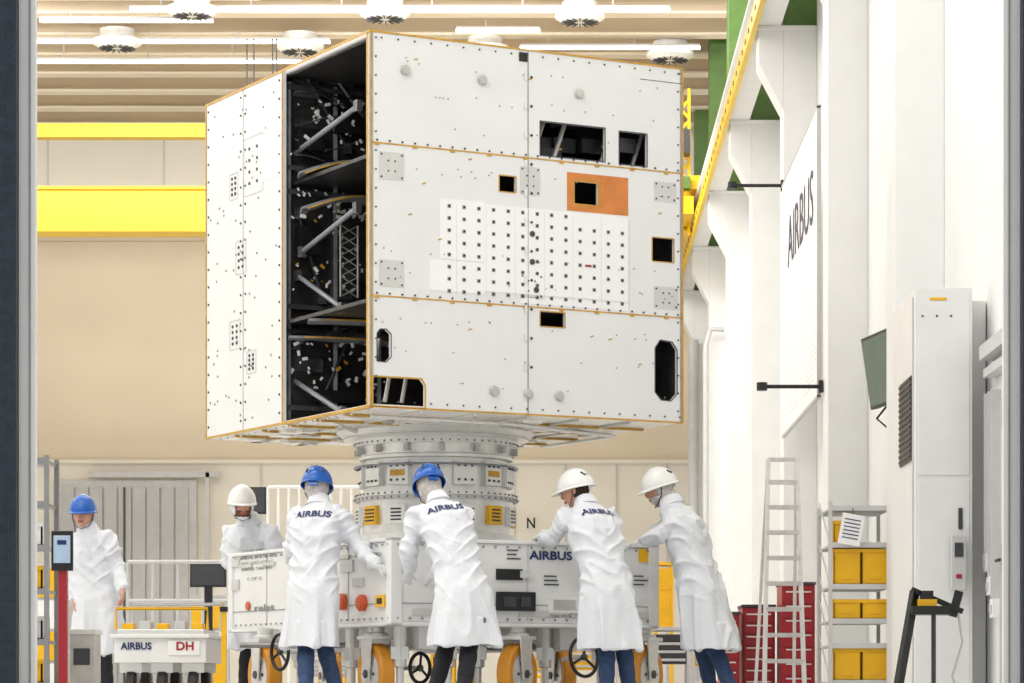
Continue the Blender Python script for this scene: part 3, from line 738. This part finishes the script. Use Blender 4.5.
        h = b.done(); rm = h.modifiers.new('fuse', 'REMESH'); rm.mode = 'VOXEL'; rm.voxel_size = 0.0045; rm.use_smooth_shade = True
    hf = nrm(headF); hr = hf.cross(Z).normalized(); hu = hr.cross(hf)
    MH = Matrix(((hr.x*hs, hf.x*hs, hu.x*hs, headc.x), (hr.y*hs, hf.y*hs, hu.y*hs, headc.y), (hr.z*hs, hf.z*hs, hu.z*hs, headc.z), (0, 0, 0, 1)))
    def hp(th, ph, k=1.0, smoothface=False):
        dx, dy, dz = sin(ph)*cos(th), sin(ph)*sin(th), cos(ph)
        x, y_, z_ = dx*0.078, dy*0.098, dz*0.120
        if z_ < 0:
            t = min(1, -z_/0.12); x *= 1-0.30*t*t; y_ = y_*(1-0.12*t) + 0.012*t
            if y_ < 0: y_ *= 1-0.25*t
        g = lambda a, s_: math.exp(-(a/s_)**2)
        if dy > 0 and not smoothface:
            y_ += 0.027*g(x, 0.012)*g(z_+0.022, 0.018)+0.014*g(x, 0.009)*g(z_-0.005, 0.02)
            y_ -= 0.010*(g(x-0.032, 0.016)+g(x+0.032, 0.016))*g(z_-0.008, 0.014)
            y_ += 0.006*g(z_-0.034, 0.012)*g(x, 0.05)+0.007*g(x, 0.024)*g(z_+0.062, 0.009)+0.009*g(x, 0.02)*g(z_+0.100, 0.016)
        return V((x*k, y_*k, z_*k))
    b = MB('head', rt); b.M = MH
    nu, nv = 56, 44; vs = []; fs = []
    for i in range(nv+1):
        for j in range(nu): vs.append(hp(2*pi*j/nu, pi*(0.01+0.98*i/nv)))
    for i in range(nv):
        for j in range(nu): fs.append((i*nu+j, (i+1)*nu+j, (i+1)*nu+(j+1) % nu, i*nu+(j+1) % nu))
    fs.append(list(range(nu))); fs.append([nv*nu+j for j in range(nu)][::-1])
    b.add(vs, fs, M_SKIN, True)
    for sg in (-1, 1):
        b.ball((sg*0.031, 0.080, 0.009), 0.0125, 0.011, 0.009, M_EYE, 12); b.ball((sg*0.031, 0.0885, 0.009), 0.005, 0.004, 0.0055, M_BLACK, 10)
        b.tube([(sg*0.014, 0.096, 0.027), (sg*0.032, 0.097, 0.031), (sg*0.05, 0.086, 0.026)], 0.0035, M_HAIR, 6)
        b.ball((sg*0.079, -0.005, 0.0), 0.008, 0.017, 0.031, M_SKIN, 14); b.ball((sg*0.085, -0.002, 0.002), 0.004, 0.011, 0.022, M_SKIN, 12)
        b.ball((sg*0.010, 0.110, -0.034), 0.008, 0.008, 0.007, M_SKIN, 8)
    b.tube([(-0.024,0.094,-0.062),(-0.010,0.101,-0.058),(0,0.102,-0.060),(0.010,0.101,-0.058),(0.024,0.094,-0.062)], 0.0042, M_LIP, 8)
    b.tube([(-0.020,0.094,-0.067),(0,0.101,-0.069),(0.020,0.094,-0.067)], 0.005, M_LIP, 8)
    b.M = Matrix.Identity(4)
    b.tube([headc-hu*0.06-hf*0.015, headc.lerp(Nb, 0.6), Nb+Tt*0.0], [0.058, 0.056, 0.062], M_SKIN, 18)
    b.done()
    def shell(nm, k, m, test, sf=False, add=0.0):
        b = MB(nm, rt); b.M = MH; nu, nv = 48, 36; vs = []; fs = []
        for i in range(nv+1):
            for j in range(nu):
                p = hp(2*pi*j/nu, pi*(0.01+0.98*i/nv), k, True); q = 1+0.018*sin(9*2*pi*j/nu)+0.014*sin(i*1.3)
                vs.append(p*q)
        for i in range(nv):
            for j in range(nu):
                f = (i*nu+j, (i+1)*nu+j, (i+1)*nu+(j+1) % nu, i*nu+(j+1) % nu)
                c = sum((vs[a] for a in f), V())/4
                if test(c): fs.append(f)
        b.add(vs, fs, m, True); o = b.done(recalc=False)
        sd = o.modifiers.new('thickness', 'SOLIDIFY'); sd.thickness = 0.004; sd.offset = 0
    if cover == 'net': shell('hair_net', 1.12, M_NET, lambda c: not (c.y > 0.015 and c.z < 0.06 and abs(c.x) < 0.078) and not (c.y > 0.02 and c.z < -0.075))
    elif cover == 'hood': shell('protective_hood', 1.2, M_COAT, lambda c: not (c.y > 0.04 and -0.09 < c.z < 0.055 and abs(c.x) < 0.062))
    else: shell('hair', 1.05, M_HAIR, lambda c: (c.y < 0.0 and c.z > -0.05) or c.z > 0.07)
    if cover in ('net', 'hood'):
        b = MB('neck_cover', rt); b.tube([headc-hu*0.05-hf*0.035, headc.lerp(Nb, 0.55)-hf*0.02, Nb+Tt*0.02], [0.070*hs, 0.067*hs, 0.076], M_NET if cover == 'net' else M_COAT, 18); b.done()
    if beard == 'cover': shell('beard_cover', 1.13, M_NET, lambda c: c.y > -0.01 and c.z < -0.045)
    if beard == 'beard': shell('beard', 1.07, M_BEARD, lambda c: c.y > 0.0 and c.z < -0.045 and not (abs(c.x) < 0.022 and c.z > -0.075 and c.y > 0.08))
    if helmet:
        hm = M_HBLUE if helmet == 'blue' else M_HWHITE
        b = MB('safety_helmet', rt); b.M = MH
        nu, nv = 48, 14; vs = []; fs = []
        for i in range(nv+1):
            ph = pi/2*(i/nv)*0.98+0.02
            for j in range(nu):
                t = 2*pi*j/nu; ridge_ = 1+0.025*math.exp(-(sin(ph)*cos(t)/0.16)**2)*cos(ph)**0.5 if ph < 1.5 else 1
                vs.append((0.115*sin(ph)*cos(t), 0.142*sin(ph)*sin(t)-0.004, 0.02+0.145*cos(ph)*ridge_))
        for i in range(nv):
            for j in range(nu): fs.append((i*nu+j, (i+1)*nu+j, (i+1)*nu+(j+1) % nu, i*nu+(j+1) % nu))
        fs.append(list(range(nu)))
        b.add(vs, fs, hm, True)
        rg = []
        for a, z_ in ((1.0,0.024),(1.0,0.012),(1.05,0.008),(1.055,0.014),(1.01,0.027)):
            rg.append([(0.115*a*cos(2*pi*j/nu), 0.142*a*sin(2*pi*j/nu)-0.004+(0.045*max(0, sin(2*pi*j/nu))**3 if a > 1.03 else 0), z_-(0.008*max(0, sin(2*pi*j/nu)) if a > 1.03 else 0)) for j in range(nu)])
        rg.append(rg[0]); b.loft(rg, hm, False)
        for vx in (-0.06, -0.03, 0.03, 0.06): b.obox((vx, -0.112+abs(vx)*0.25, 0.105), (1,0,0), (0,0.75,0.66), (0,-0.66,0.75), 0.004, 0.022, 0.006, M_DGREY)
        b.tube([(0.092,0.0,0.01),(0.088,0.01,-0.04),(0.06,0.05,-0.1),(0,0.075,-0.125),(-0.06,0.05,-0.1),(-0.088,0.01,-0.04),(-0.092,0.0,0.01)], 0.004, M_DGREY, 6)
        b.obox((0,-0.122,0.0), (1,0,0), (0,1,0), Z, 0.035, 0.012, 0.016, hm)
        b.done()
    return rt

L_ = loc
technician(Nb=L_(319,504,23.35), Pv=L_(313,585,23.15), hemc=L_(311,648,23.1), F=(0.22,1), headc=L_(317,488,23.42), headF=(0.15,1,-0.25),
  SL=L_(296,517,23.32), EL=L_(293,552,23.45), WL=L_(300,572,23.85), HL=(0.1,1,-0.1), nL=(0.2,0.3,-1),
  SR=L_(341,517,23.30), ER=L_(360,548,23.28), WR=L_(378,567,23.0), HR=(1,0.1,-0.35), nR=(0,1,-0.5),
  kneeL=L_(306,640,23.15), footL=L_(306,703,22.9), kneeR=L_(323,640,23.2), footR=L_(337,703,23.2), trousers=M_JEANS, helmet='blue', hem=(0.235,0.19), wscale=1.04, hs=1.1)
technician(Nb=L_(438,502,22.68), Pv=L_(462,582,22.35), hemc=L_(466,646,22.3), F=(-0.30,1), headc=L_(429,486,22.78), headF=(-0.35,1,-0.5),
  SL=L_(418,515,22.6), EL=L_(409,548,22.6), WL=L_(408,572,22.75), HL=(-0.1,0.5,-0.6), nL=(0,1,0.1),
  SR=L_(463,516,22.68), ER=L_(468,550,22.8), WR=L_(430,578,22.95), HR=(-0.4,0.8,-0.2), nR=(-0.2,1,-0.3),
  kneeL=L_(448,640,22.45), footL=L_(434,704,22.35), kneeR=L_(470,640,22.3), footR=L_(463,705,22.1), trousers=M_PANTS, helmet='blue', beard='cover', hem=(0.275,0.2), wscale=1.02, hs=1.08)
technician(Nb=L_(586,506,23.3), Pv=L_(607,585,23.0), hemc=L_(612,650,22.95), F=(-0.48,0.9), headc=L_(576,491,23.38), headF=(-0.95,0.30,-0.22),
  SL=L_(566,518,23.15), EL=L_(552,540,23.3), WL=L_(543,537,23.55), HL=(-0.4,1,-0.1), nL=(0,0.2,-1),
  SR=L_(611,518,23.45), ER=L_(614,550,23.6), WR=L_(592,560,23.75), HR=(-0.4,0.8,-0.1), nR=(0,1,-0.3),
  kneeL=L_(606,640,23.0), footL=L_(607,703,22.95), kneeR=L_(622,640,23.1), footR=L_(630,703,23.1), trousers=M_JEANS, helmet='white', cover='hair', hem=(0.235,0.2), letters=True, wscale=1.09, hs=1.1)
technician(Nb=L_(672,505,24.0), Pv=L_(701,585,23.85), hemc=L_(710,650,23.8), F=(-0.9,0.42), headc=L_(660,489,24.05), headF=(-0.97,-0.08,-0.3),
  SL=L_(680,520,23.80), EL=L_(658,534,23.8), WL=L_(641,541,23.85), HL=(-1,0.15,-0.3), nL=(-0.2,0.3,-1),
  SR=L_(674,518,24.25), ER=L_(657,535,24.3), WR=L_(655,539,24.5), HR=(-1,0.1,-0.1), nR=(-0.2,0,-1),
  kneeL=L_(712,643,23.85), footL=L_(733,703,23.75), kneeR=L_(700,640,24.0), footR=L_(712,703,24.05), trousers=M_JEANS, helmet='white', cover='net', beard='cover', letters=False, hem=(0.22,0.21), wscale=1.15, hs=1.1)
technician(Nb=L_(249,521,26.5), Pv=L_(254,595,26.75), hemc=L_(254,650,26.75), F=(0.45,-0.9), headc=L_(242,505,26.4), headF=(0.25,-1,-0.12),
  SL=L_(273,534,26.45), EL=L_(277,560,26.6), WL=L_(268,575,26.7), HL=(-0.3,-0.3,-0.8), nL=(0,-1,0),
  SR=L_(230,534,26.6), ER=L_(228,560,26.6), WR=L_(238,570,26.55), HR=(0.6,-0.5,-0.4), nR=(0,0,-1),
  kneeL=L_(260,645,26.7), footL=L_(262,703,26.7), kneeR=L_(248,645,26.75), footR=L_(244,703,26.8), trousers=M_PANTS, helmet='white', cover='hood', beard='beard', letters=False, wscale=1.15, hs=1.12)
technician(Nb=L_(88,530,26.5), Pv=L_(97,600,26.55), hemc=L_(98,655,26.55), F=(0.25,-1), headc=L_(83,514,26.45), headF=(-0.05,-1,-0.05),
  SL=L_(109,541,26.45), EL=L_(119,570,26.5), WL=L_(123,590,26.3), HL=(0.0,-0.3,-1), nL=(-1,0,0),
  SR=L_(73,541,26.55), ER=L_(70,575,26.6), WR=L_(74,600,26.5), HR=(0.1,-0.2,-1), nR=(1,0,0),
  kneeL=L_(104,655,26.5), footL=L_(108,702,26.5), kneeR=L_(93,655,26.55), footR=L_(92,702,26.6), trousers=M_PANTS, helmet='blue', cover='hair', letters=False, gloves=False, hem=(0.235,0.18), wscale=1.08, hs=1.08)

# ------------------------------------------------------------------ right side furniture
b = MB('airline_banner')
b.box(2.60, 2.63, 29.3, 33.95, 3.1, 6.0, M_BANNER)
b.text('AIRBUS', (2.594, 31.4, 5.20), (0,-1,0), Z, 3.3, 0.56, M_NAVY, 0, 0.0)
for i in range(24):
    for j in range(26):
        r_ = 0.032*(1-j/30)*(0.4+0.6*abs(sin(i*0.3+j*0.15)))
        yy = 29.5+i*0.18; zz = 3.25+j*0.06
        if r_ > 0.008: b.box(2.597, 2.60, yy-r_, yy+r_, zz-r_*0.25, zz+r_*0.25, M_LGREY)
b.box(2.595, 2.635, 29.28, 29.31, 3.08, 6.02, M_LGREY); b.box(2.595, 2.635, 29.28, 33.97, 6.0, 6.03, M_LGREY); b.box(2.595, 2.635, 29.28, 33.97, 3.07, 3.1, M_LGREY)
b.done(recalc=False)
for (y_, z_) in ((34.15, 6.06), (29.15, 3.17)):
    b = MB('banner_support_arm')
    b.tube([(2.63, y_, z_), (2.05, y_, z_)], 0.02, M_BLACK, 10); b.lathe([(0.055,-0.04),(0.055,0.04)], (2.03, y_, z_), M_BLACK, 14)
    b.box(2.60, 2.64, y_-0.05, y_+0.05, z_-0.06, z_+0.06, M_BLACK)
    b.done()
b = MB('presentation_monitor')
cM = V((2.77, 24.8, 2.87)); ex = nrm((0.17, -1, 0)); nn = nrm((-1, -0.17, -0.15)); ey = nn.cross(ex).normalized()
if ey.z < 0: ey = -ey
b.obox(cM, ex, ey, nn, 0.48, 0.31, 0.025, M_BLACK); b.obox(cM+nn*0.027, ex, ey, nn, 0.455, 0.285, 0.003, M_SCRGREEN)
b.tube([cM-nn*0.02, V((3.04, 24.8, 2.9))], 0.03, M_BLACK, 8)
b.tube([cM-ey*0.3, V((2.72,24.9,2.45)), V((2.8,24.9,2.38)), V((3.04,24.9,2.40))], 0.01, M_BLACK, 6)
b.done()
b = MB('air_handling_cabinet')
b.box(2.50, 2.9, 20.4, 21.8, 0, 2.95, M_WPAINT); b.box(2.9, 3.04, 20.7, 21.8, 0, 2.9, M_WPAINT)
b.box(2.485, 2.5, 20.55, 21.25, 1.75, 2.35, M_DGREY)
for k in range(14): b.box(2.478, 2.486, 20.56, 21.24, 1.77+k*0.042, 1.79+k*0.042, M_BLACK)
b.box(2.49, 2.5, 20.5, 20.52, 0.1, 2.9, M_LGREY)
b.box(2.52, 2.88, 20.392, 20.4, 0.1, 1.6, M_WPAINT); b.box(2.52, 2.88, 20.392, 20.4, 1.63, 2.9, M_WPAINT)
b.box(2.80, 2.83, 20.38, 20.392, 1.25, 1.4, M_DGREY)
b.box(2.6, 2.72, 20.385, 20.4, 2.86, 2.88, M_BIN)
for k in range(3): b.ball((2.55+k*0.1, 20.39, 2.75), 0.008,0.008,0.008, M_DGREY, 8)
b.done(0.006)
b = MB('electrical_control_box')
b.box(2.74, 2.84, 20.28, 20.375, 0.82, 1.2, M_LGREY); b.box(2.76, 2.82, 20.27, 20.28, 1.05, 1.15, M_DGREY); b.box(2.77, 2.81, 20.27, 20.28, 0.9, 0.93, M_RED); b.done(0.004)
for k, z_ in enumerate((0.95, 0.78, 0.62)):
    b = MB('power_socket_box')
    b.box(2.98, 3.045, 20.3-k*0.16, 20.44-k*0.16, z_, z_+0.13, M_LABEL); b.box(2.97, 2.98, 20.33-k*0.16, 20.41-k*0.16, z_+0.03, z_+0.09, M_LGREY)
    b.box(2.975, 3.045, 20.35-k*0.16, 20.36-k*0.16, z_+0.13, 2.2, M_LGREY)
    b.done(0.004)
b = MB('trim_wall_duct'); b.box(2.93, 3.04, 16, 20.28, 2.42, 2.52, M_LGREY); b.box(2.96, 3.04, 16, 20.28, 2.3, 2.36, M_PLATE); b.done()
b = MB('door_2')
b.box(3.0, 3.045, 18.6, 19.8, 0, 2.1, M_DOOR); b.box(2.98, 3.0, 18.8, 19.6, 1.1, 1.9, M_PLATE); b.tube([(2.97,19.75,1.0),(2.97,19.6,1.0)], 0.012, M_DGREY, 8)
b.done(0.004)
def shelf(x0, x1, y0, y1, h, levels, name, posts=M_LGREY):
    b = MB(name)
    for x in (x0, x1):
        for y_ in (y0, y1): b.box(x-0.016, x+0.016, y_-0.016, y_+0.016, 0, h, posts)
    for z_ in levels: b.box(x0, x1, y0, y1, z_-0.010, z_+0.010, posts); b.box(x0, x1, y0-0.015, y0, z_-0.022, z_+0.022, posts)
    for z_ in levels[:-1]:
        b.beam((x0, y0, z_), (x0, y1, z_+0.4), 0.01, 0.02, posts)
    return b
b = shelf(2.2, 2.7, 23.6, 24.6, 1.66, [0.18, 0.48, 0.68, 0.96, 1.3, 1.6], 'storage_rack')
def binbox(b, x0, x1, y0, y1, z0, z1, m):
    b.box(x0, x1, y0, y0+0.02, z0, z1, m)
    b.box(x0, x1, y0, y1, z0, z0+0.01, m); b.box(x0, x0+0.01, y0, y1, z0, z1, m); b.box(x1-0.01, x1, y0, y1, z0, z1, m); b.box(x0, x1, y1-0.01, y1, z0, z1, m)
    b.box(x0-0.008, x1+0.008, y0-0.012, y0+0.02, z1-0.03, z1, m); b.box(x0+0.3*(x1-x0), x0+0.7*(x1-x0), y0-0.006, y0, z0+0.04, z0+0.075, m)
for (z0, z1) in ((0.2,0.46),(0.7,0.86),(0.02,0.14),(0.98,1.27),(1.32,1.5)):
    for (a, c) in ((2.23,2.45),(2.46,2.68)):
        if z0 == 1.32 and a > 2.4: continue
        binbox(b, a, c, 23.62, 24.1, z0, z1, M_BIN)
b.done(0.003)
b = MB('rack_sign'); c = V((2.36, 23.5, 1.42)); ex = nrm((1,0,-0.18)); ey = nrm((0.18,0,1))
b.obox(c, ex, ey, (0,1,0), 0.09, 0.125, 0.004, M_LABEL)
for k in range(6): b.obox(c+ey*(0.08-k*0.03)-V((0,0.006,0)), ex, ey, (0,1,0), 0.065, 0.004, 0.002, M_NAVY)
b.tube([c+ey*0.12, V((2.38,23.57,1.6))], 0.004, M_DGREY, 6); b.done()
def toolcab(x0, x1, y0, y1, z1, name='tool_cabinet'):
    b = MB(name); b.box(x0, x1, y0, y1, 0.08, z1, M_RED); b.box(x0-0.01, x1+0.01, y0-0.02, y1, z1, z1+0.03, M_DGREY)
    n = 7
    for k in range(n):
        z_ = 0.12+k*(z1-0.16)/n; b.box(x0+0.015, x1-0.015, y0-0.014, y0, z_, z_+(z1-0.16)/n-0.015, M_RED); b.box(x0+0.04, x1-0.04, y0-0.024, y0-0.014, z_+(z1-0.16)/n-0.04, z_+(z1-0.16)/n-0.025, M_ALU)
    for x in (x0+0.05, x1-0.05): b.lathe([(0.04,-0.015),(0.04,0.015)], (x, y0+0.08, 0.04), M_BLACK, 14, (1,0,0))
    b.done(0.005)
toolcab(2.28, 2.62, 29.8, 30.5, 1.20); toolcab(1.90, 2.24, 30.2, 30.9, 0.98); toolcab(1.66, 1.86, 30.0, 30.6, 0.9)
b = MB('platform_step_ladder')
xa, xb, yl = 1.90, 2.28, 27.0
for x, xt in ((xa, 1.99), (xb, 2.26)):
    b.beam((x, yl, 0), (xt, yl+0.7, 2.32), 0.04, 0.06, M_ALU, (0,1,0)); b.beam((x, yl+1.3, 0), (xt, yl+0.75, 2.3), 0.03, 0.04, M_ALU, (0,1,0))
for k in range(9):
    t = (k+0.6)/9.5; b.box(xa+(1.99-xa)*t, xb+(2.26-xb)*t, yl+0.7*t-0.04, yl+0.7*t+0.05, 2.32*t-0.02, 2.32*t+0.02, M_ALU)
b.beam((1.99, yl+0.7, 2.32), (2.26, yl+0.7, 2.32), 0.03, 0.04, M_ALU); b.beam((xa-0.05, yl, 0.05), (xb+0.05, yl, 0.05), 0.04, 0.04, M_ALU)
b.done()
b = MB('mobile_scanner_stand')
yy = 17.0
b.beam((2.08, yy, 0.70), (1.95, yy-0.1, 0.02), 0.035, 0.05, M_BLACK); b.beam((2.06, yy, 0.71), (2.36, yy, 0.58), 0.04, 0.03, M_BLACK)
b.tube([(2.19,yy,0.0),(2.19,yy,0.6)], 0.014, M_DGREY, 10)
b.box(2.05, 2.28, yy-0.12, yy+0.12, 0.56, 0.61, M_BLACK); b.box(2.09, 2.20, yy-0.08, yy+0.03, 0.61, 0.65, M_BIN); b.box(2.11,2.18,yy-0.07,yy+0.02,0.65,0.70,M_BLACK)
b.beam((2.3, yy, 0.55), (2.34, yy, 0.70), 0.02, 0.05, M_BLACK); b.tube([(2.33,yy,0.6),(2.36,yy,0.4),(2.3,yy,0.2),(2.33,yy,0.1)], 0.008, M_LGREY, 6)
b.lathe([(0.17,0.0),(0.17,0.02),(0.02,0.04)], (2.19,yy,0), M_BLACK, 24)
b.done()
def cart(u0, u1, d, v0, m1, m2, name='workshop_cart'):
    b = MB(name); a = loc(u0, v0, d); c = loc(u1, v0, d); h = a.z
    b.box(a.x, c.x, d, d+0.6, 0.12, 0.16, m1); b.box(a.x, c.x, d, d+0.6, h-0.04, h, m1); b.box(a.x+0.03, c.x-0.03, d+0.03, d+0.5, h*0.5, h-0.08, m2)
    for x in (a.x+0.02, c.x-0.02):
        for y_ in (d+0.02, d+0.58): b.box(x-0.015, x+0.015, y_-0.015, y_+0.015, 0.1, h, m1); b.lathe([(0.05,-0.015),(0.05,0.015)], (x, y_, 0.05), M_BLACK, 12, (1,0,0))
    n = 3
    for k in range(n): b.box(a.x+0.05, c.x-0.05, d+0.015, d+0.03, h*0.5+0.03+k*(h*0.5-0.14)/n, h*0.5+k*(h*0.5-0.14)/n+0.06, m1)
    b.done(0.004)
cart(640,690,32,627,M_LGREY,M_DGREY); cart(692,735,33.5,632,M_LGREY,M_BIN); cart(520,556,34,645,M_BIN,M_LGREY); cart(300,350,31,652,M_LGREY,M_DOOR); cart(655,674,38,562,M_BIN,M_BIN)
cart(430,455,33,650,M_BIN,M_DGREY); cart(340,372,33,640,M_BIN,M_LGREY); cart(560,600,35,640,M_LGREY,M_BIN)
def guard(u0, u1, d, v0, name, m, nv=8, z0=0.1):
    b = MB(name); a = loc(u0, v0, d); c = loc(u1, v0, d); h = a.z
    for z_ in (h, h*0.72, h*0.45): b.tube([(a.x, d, z_), (c.x, d, z_)], 0.022, m, 8)
    for k in range(nv+1): x = a.x+(c.x-a.x)*k/nv; b.tube([(x, d, 0), (x, d, h)], 0.018, m, 8)
    b.done()
guard(128,228,31,562,'guard_rail',M_LGREY,4); guard(268,362,36,487,'guard_rail',M_LABEL,9); guard(505,560,36,648,'guard_rail',M_BIN,3)
def monitor(u0, v0, u1, v1, d, name='computer_monitor'):
    b = MB(name); a = loc(u0, v0, d); c = loc(u1, v1, d)
    b.box(a.x, c.x, d, d+0.05, c.z, a.z, M_BLACK); b.box(a.x+0.015, c.x-0.015, d-0.004, d, c.z+0.02, a.z-0.015, M_DGREY)
    xm = (a.x+c.x)/2; b.box(xm-0.04, xm+0.04, d+0.02, d+0.08, 0.0, c.z+0.1, M_BLACK); b.box(xm-0.2, xm+0.2, d-0.1, d+0.2, 0, 0.03, M_BLACK); b.done(0.004)
monitor(190,564,226,587,29.5); monitor(241,487,266,514,31)
b = MB('signal_post_yellow'); p = loc(224, 690, 23.0); b.box(p.x-0.02, p.x+0.02, 22.98, 23.02, 0, 0.74, M_BIN); b.lathe([(0.12,0),(0.12,0.02)], (p.x,23.0,0), M_BIN, 20); b.box(p.x-0.03,p.x+0.03,22.97,23.03,0.74,0.78,M_BLACK); b.done()

# ------------------------------------------------------------------ left side furniture
b = shelf(-4.2, -3.54, 20.0, 20.4, 1.74, [0.15, 0.45, 0.8, 1.1, 1.4, 1.7], 'wire_shelving', M_GREY)
for z_ in (0.45,0.8,1.1,1.4):
    for k in range(11): b.tube([(-4.18+k*0.06, 20.0, z_+0.02), (-4.18+k*0.06, 20.4, z_+0.02)], 0.003, M_ALU, 5)
for (z_, m) in ((0.17,M_BIN),(0.47,M_LGREY),(0.82,M_BIN),(1.12,M_LABEL)): binbox(b, -3.9, -3.58, 20.05, 20.35, z_, z_+0.16, m)
b.done()
b = MB('kiosk_tablet_stand'); p = loc(63, 690, 19.0)
b.box(p.x-0.028, p.x+0.028, 18.98, 19.04, 0, 0.92, M_RED); b.lathe([(0.16,0),(0.16,0.02),(0.03,0.04)], (p.x,19.01,0), M_RED, 24)
b.box(p.x-0.07, p.x+0.07, 18.96, 18.99, 0.90, 1.16, M_BLACK); b.box(p.x-0.055, p.x+0.055, 18.955, 18.96, 0.95, 1.13, M_SCREEN); b.box(p.x-0.03,p.x+0.03,18.95,18.955,1.07,1.10,M_NAVY)
b.done(0.004)
b = MB('steel_waste_bin'); p = loc(84, 690, 21.0)
b.box(p.x-0.09, p.x+0.09, 20.9, 21.2, 0, 0.52, M_ALUD); b.box(p.x-0.10, p.x+0.10, 20.89, 21.21, 0.52, 0.56, M_ALU); b.box(p.x-0.06,p.x+0.06,20.89,20.9,0.3,0.42,M_DGREY); b.done(0.008)
tr = root('equipment_trailer', (-3.3, 23.5, 0))
b = MB('trailer_frame', tr)
a = loc(114, 690, 23.4); c = loc(206, 690, 23.4)
b.box(a.x, c.x, 23.4, 24.6, 0.34, 0.54, M_WPAINT); b.box(a.x-0.03, c.x+0.03, 23.36, 24.64, 0.54, 0.57, M_WPAINT)
b.box(a.x+0.02, c.x-0.02, 23.45, 24.5, 0.57, 0.61, M_ALU)
b.text('AIRBUS', loc(136,646,23.39), (1,0,0), Z, 0.25, 0.06, M_NAVY, 0, 0.03)
b.box(loc(168,0,23.4).x, loc(200,0,23.4).x, 23.385, 23.4, 0.40, 0.52, M_LABEL); b.text('DH', loc(185,646,23.38), (1,0,0), Z, 0.14, 0.07, M_RED, 0, 0.03)
for x in (a.x+0.12, c.x-0.12, (a.x+c.x)/2):
    for y_ in (23.6, 24.4):
        b.lathe([(0.13,-0.04),(0.15,-0.03),(0.15,0.03),(0.13,0.04)], (x, y_, 0.15), M_BLACK, 24, (1,0,0)); b.lathe([(0.06,-0.045),(0.06,0.045)], (x, y_, 0.15), M_WHEEL, 16, (1,0,0)); b.box(x-0.05, x+0.05, y_-0.02, y_+0.02, 0.15, 0.33, M_ALU)
        b.box(x-0.09, x+0.09, y_-0.09, y_-0.06, 0.26, 0.34, M_LABEL)
for k in range(5):
    x = a.x+0.05+k*0.14; b.box(x, x+0.09, 23.5, 23.7, 0.61, 0.66+0.02*(k % 2), M_BIN if k % 2 == 0 else M_LGREY)
b.tube([(a.x,23.5,0.61),(a.x,23.5,0.78),(c.x,23.5,0.78),(c.x,23.5,0.61)], 0.014, M_BIN, 8); b.tube([(a.x,24.4,0.61),(a.x,24.4,0.84),(c.x,24.4,0.84),(c.x,24.4,0.61)], 0.014, M_LGREY, 8)
b.done(0.005)
b = MB('storage_cabinet'); a = loc(36, 690, 28.5); c = loc(66, 690, 28.5)
b.box(a.x, c.x, 28.5, 29, 0.05, 1.35, M_LGREY)
for k in range(4): b.box(a.x+0.02, c.x-0.02, 28.48, 28.5, 0.1+k*0.31, 0.38+k*0.31, M_BIN if k % 2 else M_LABEL)
b.done(0.004)
b = MB('storage_cabinet'); a = loc(190, 690, 33); c = loc(224, 690, 33)
b.box(a.x, c.x, 33, 33.5, 0.05, 1.2, M_DOOR)
for k in range(3): b.box(a.x+0.02, c.x-0.02, 32.98, 33.0, 0.1+k*0.36, 0.43+k*0.36, M_LABEL if k % 2 else M_BIN)
b.done(0.004)

# ------------------------------------------------------------------ lights
LK = 0.68
w = bpy.data.worlds.new('ambient_fill'); bpy.context.scene.world = w; w.use_nodes = True  # uniform ambient added as fill through the open front, no daylight source
bg = w.node_tree.nodes['Background']; bg.inputs[0].default_value = (0.985, 0.99, 1.0, 1); bg.inputs[1].default_value = 0.68
def area(name, p, rot, sx, sy, e, col=(1, 0.99, 0.968)):
    l = bpy.data.lights.new(name, 'AREA'); l.shape = 'RECTANGLE'; l.size = sx; l.size_y = sy; l.energy = e*LK; l.color = col
    o = bpy.data.objects.new(name, l); o.location = p; o.rotation_euler = rot; bpy.context.scene.collection.objects.link(o)
for i, y_ in enumerate((16, 22, 30, 38, 46)):
    area('ceiling_light', (-5.0, y_, 11.3), (0, 0, 0), 12, 1.0, 620)
area('back_wall_fill', (-5.5, 44, 11.2), (radians(68), 0, 0), 14, 0.8, 1150)  # fill added above the frame to lift the dim back wall
area('ceiling_fill', (-5.5, 42, 10.9), (radians(105), 0, 0), 14, 0.6, 500)  # added uptilted fill for rear ceiling and wall top, stands for no fixture
area('added_side_fill', (-12.5, 30, 9.5), (0, radians(-65), 0), 3, 24, 640)  # unseen fill added on the left to brighten banner and right wall
area('added_front_fill', (-6.5, 11.5, 10.8), (radians(48), 0, radians(-18)), 4, 1.5, 540)  # unseen fill added in front to light the upright satellite faces

# ------------------------------------------------------------------ camera
cam = bpy.data.cameras.new('camera'); co = bpy.data.objects.new('camera', cam); bpy.context.scene.collection.objects.link(co)
co.location = (0, 0, CAMH); co.rotation_euler = (radians(90), 0, 0)
cam.sensor_width = 36; cam.sensor_fit = 'HORIZONTAL'; cam.lens = FPX/1024*36
cam.shift_x = (512-PX)/1024; cam.shift_y = (PY-341.5)/1024; cam.clip_end = 200
bpy.context.scene.camera = co
bpy.context.scene.view_settings.view_transform = 'Standard'
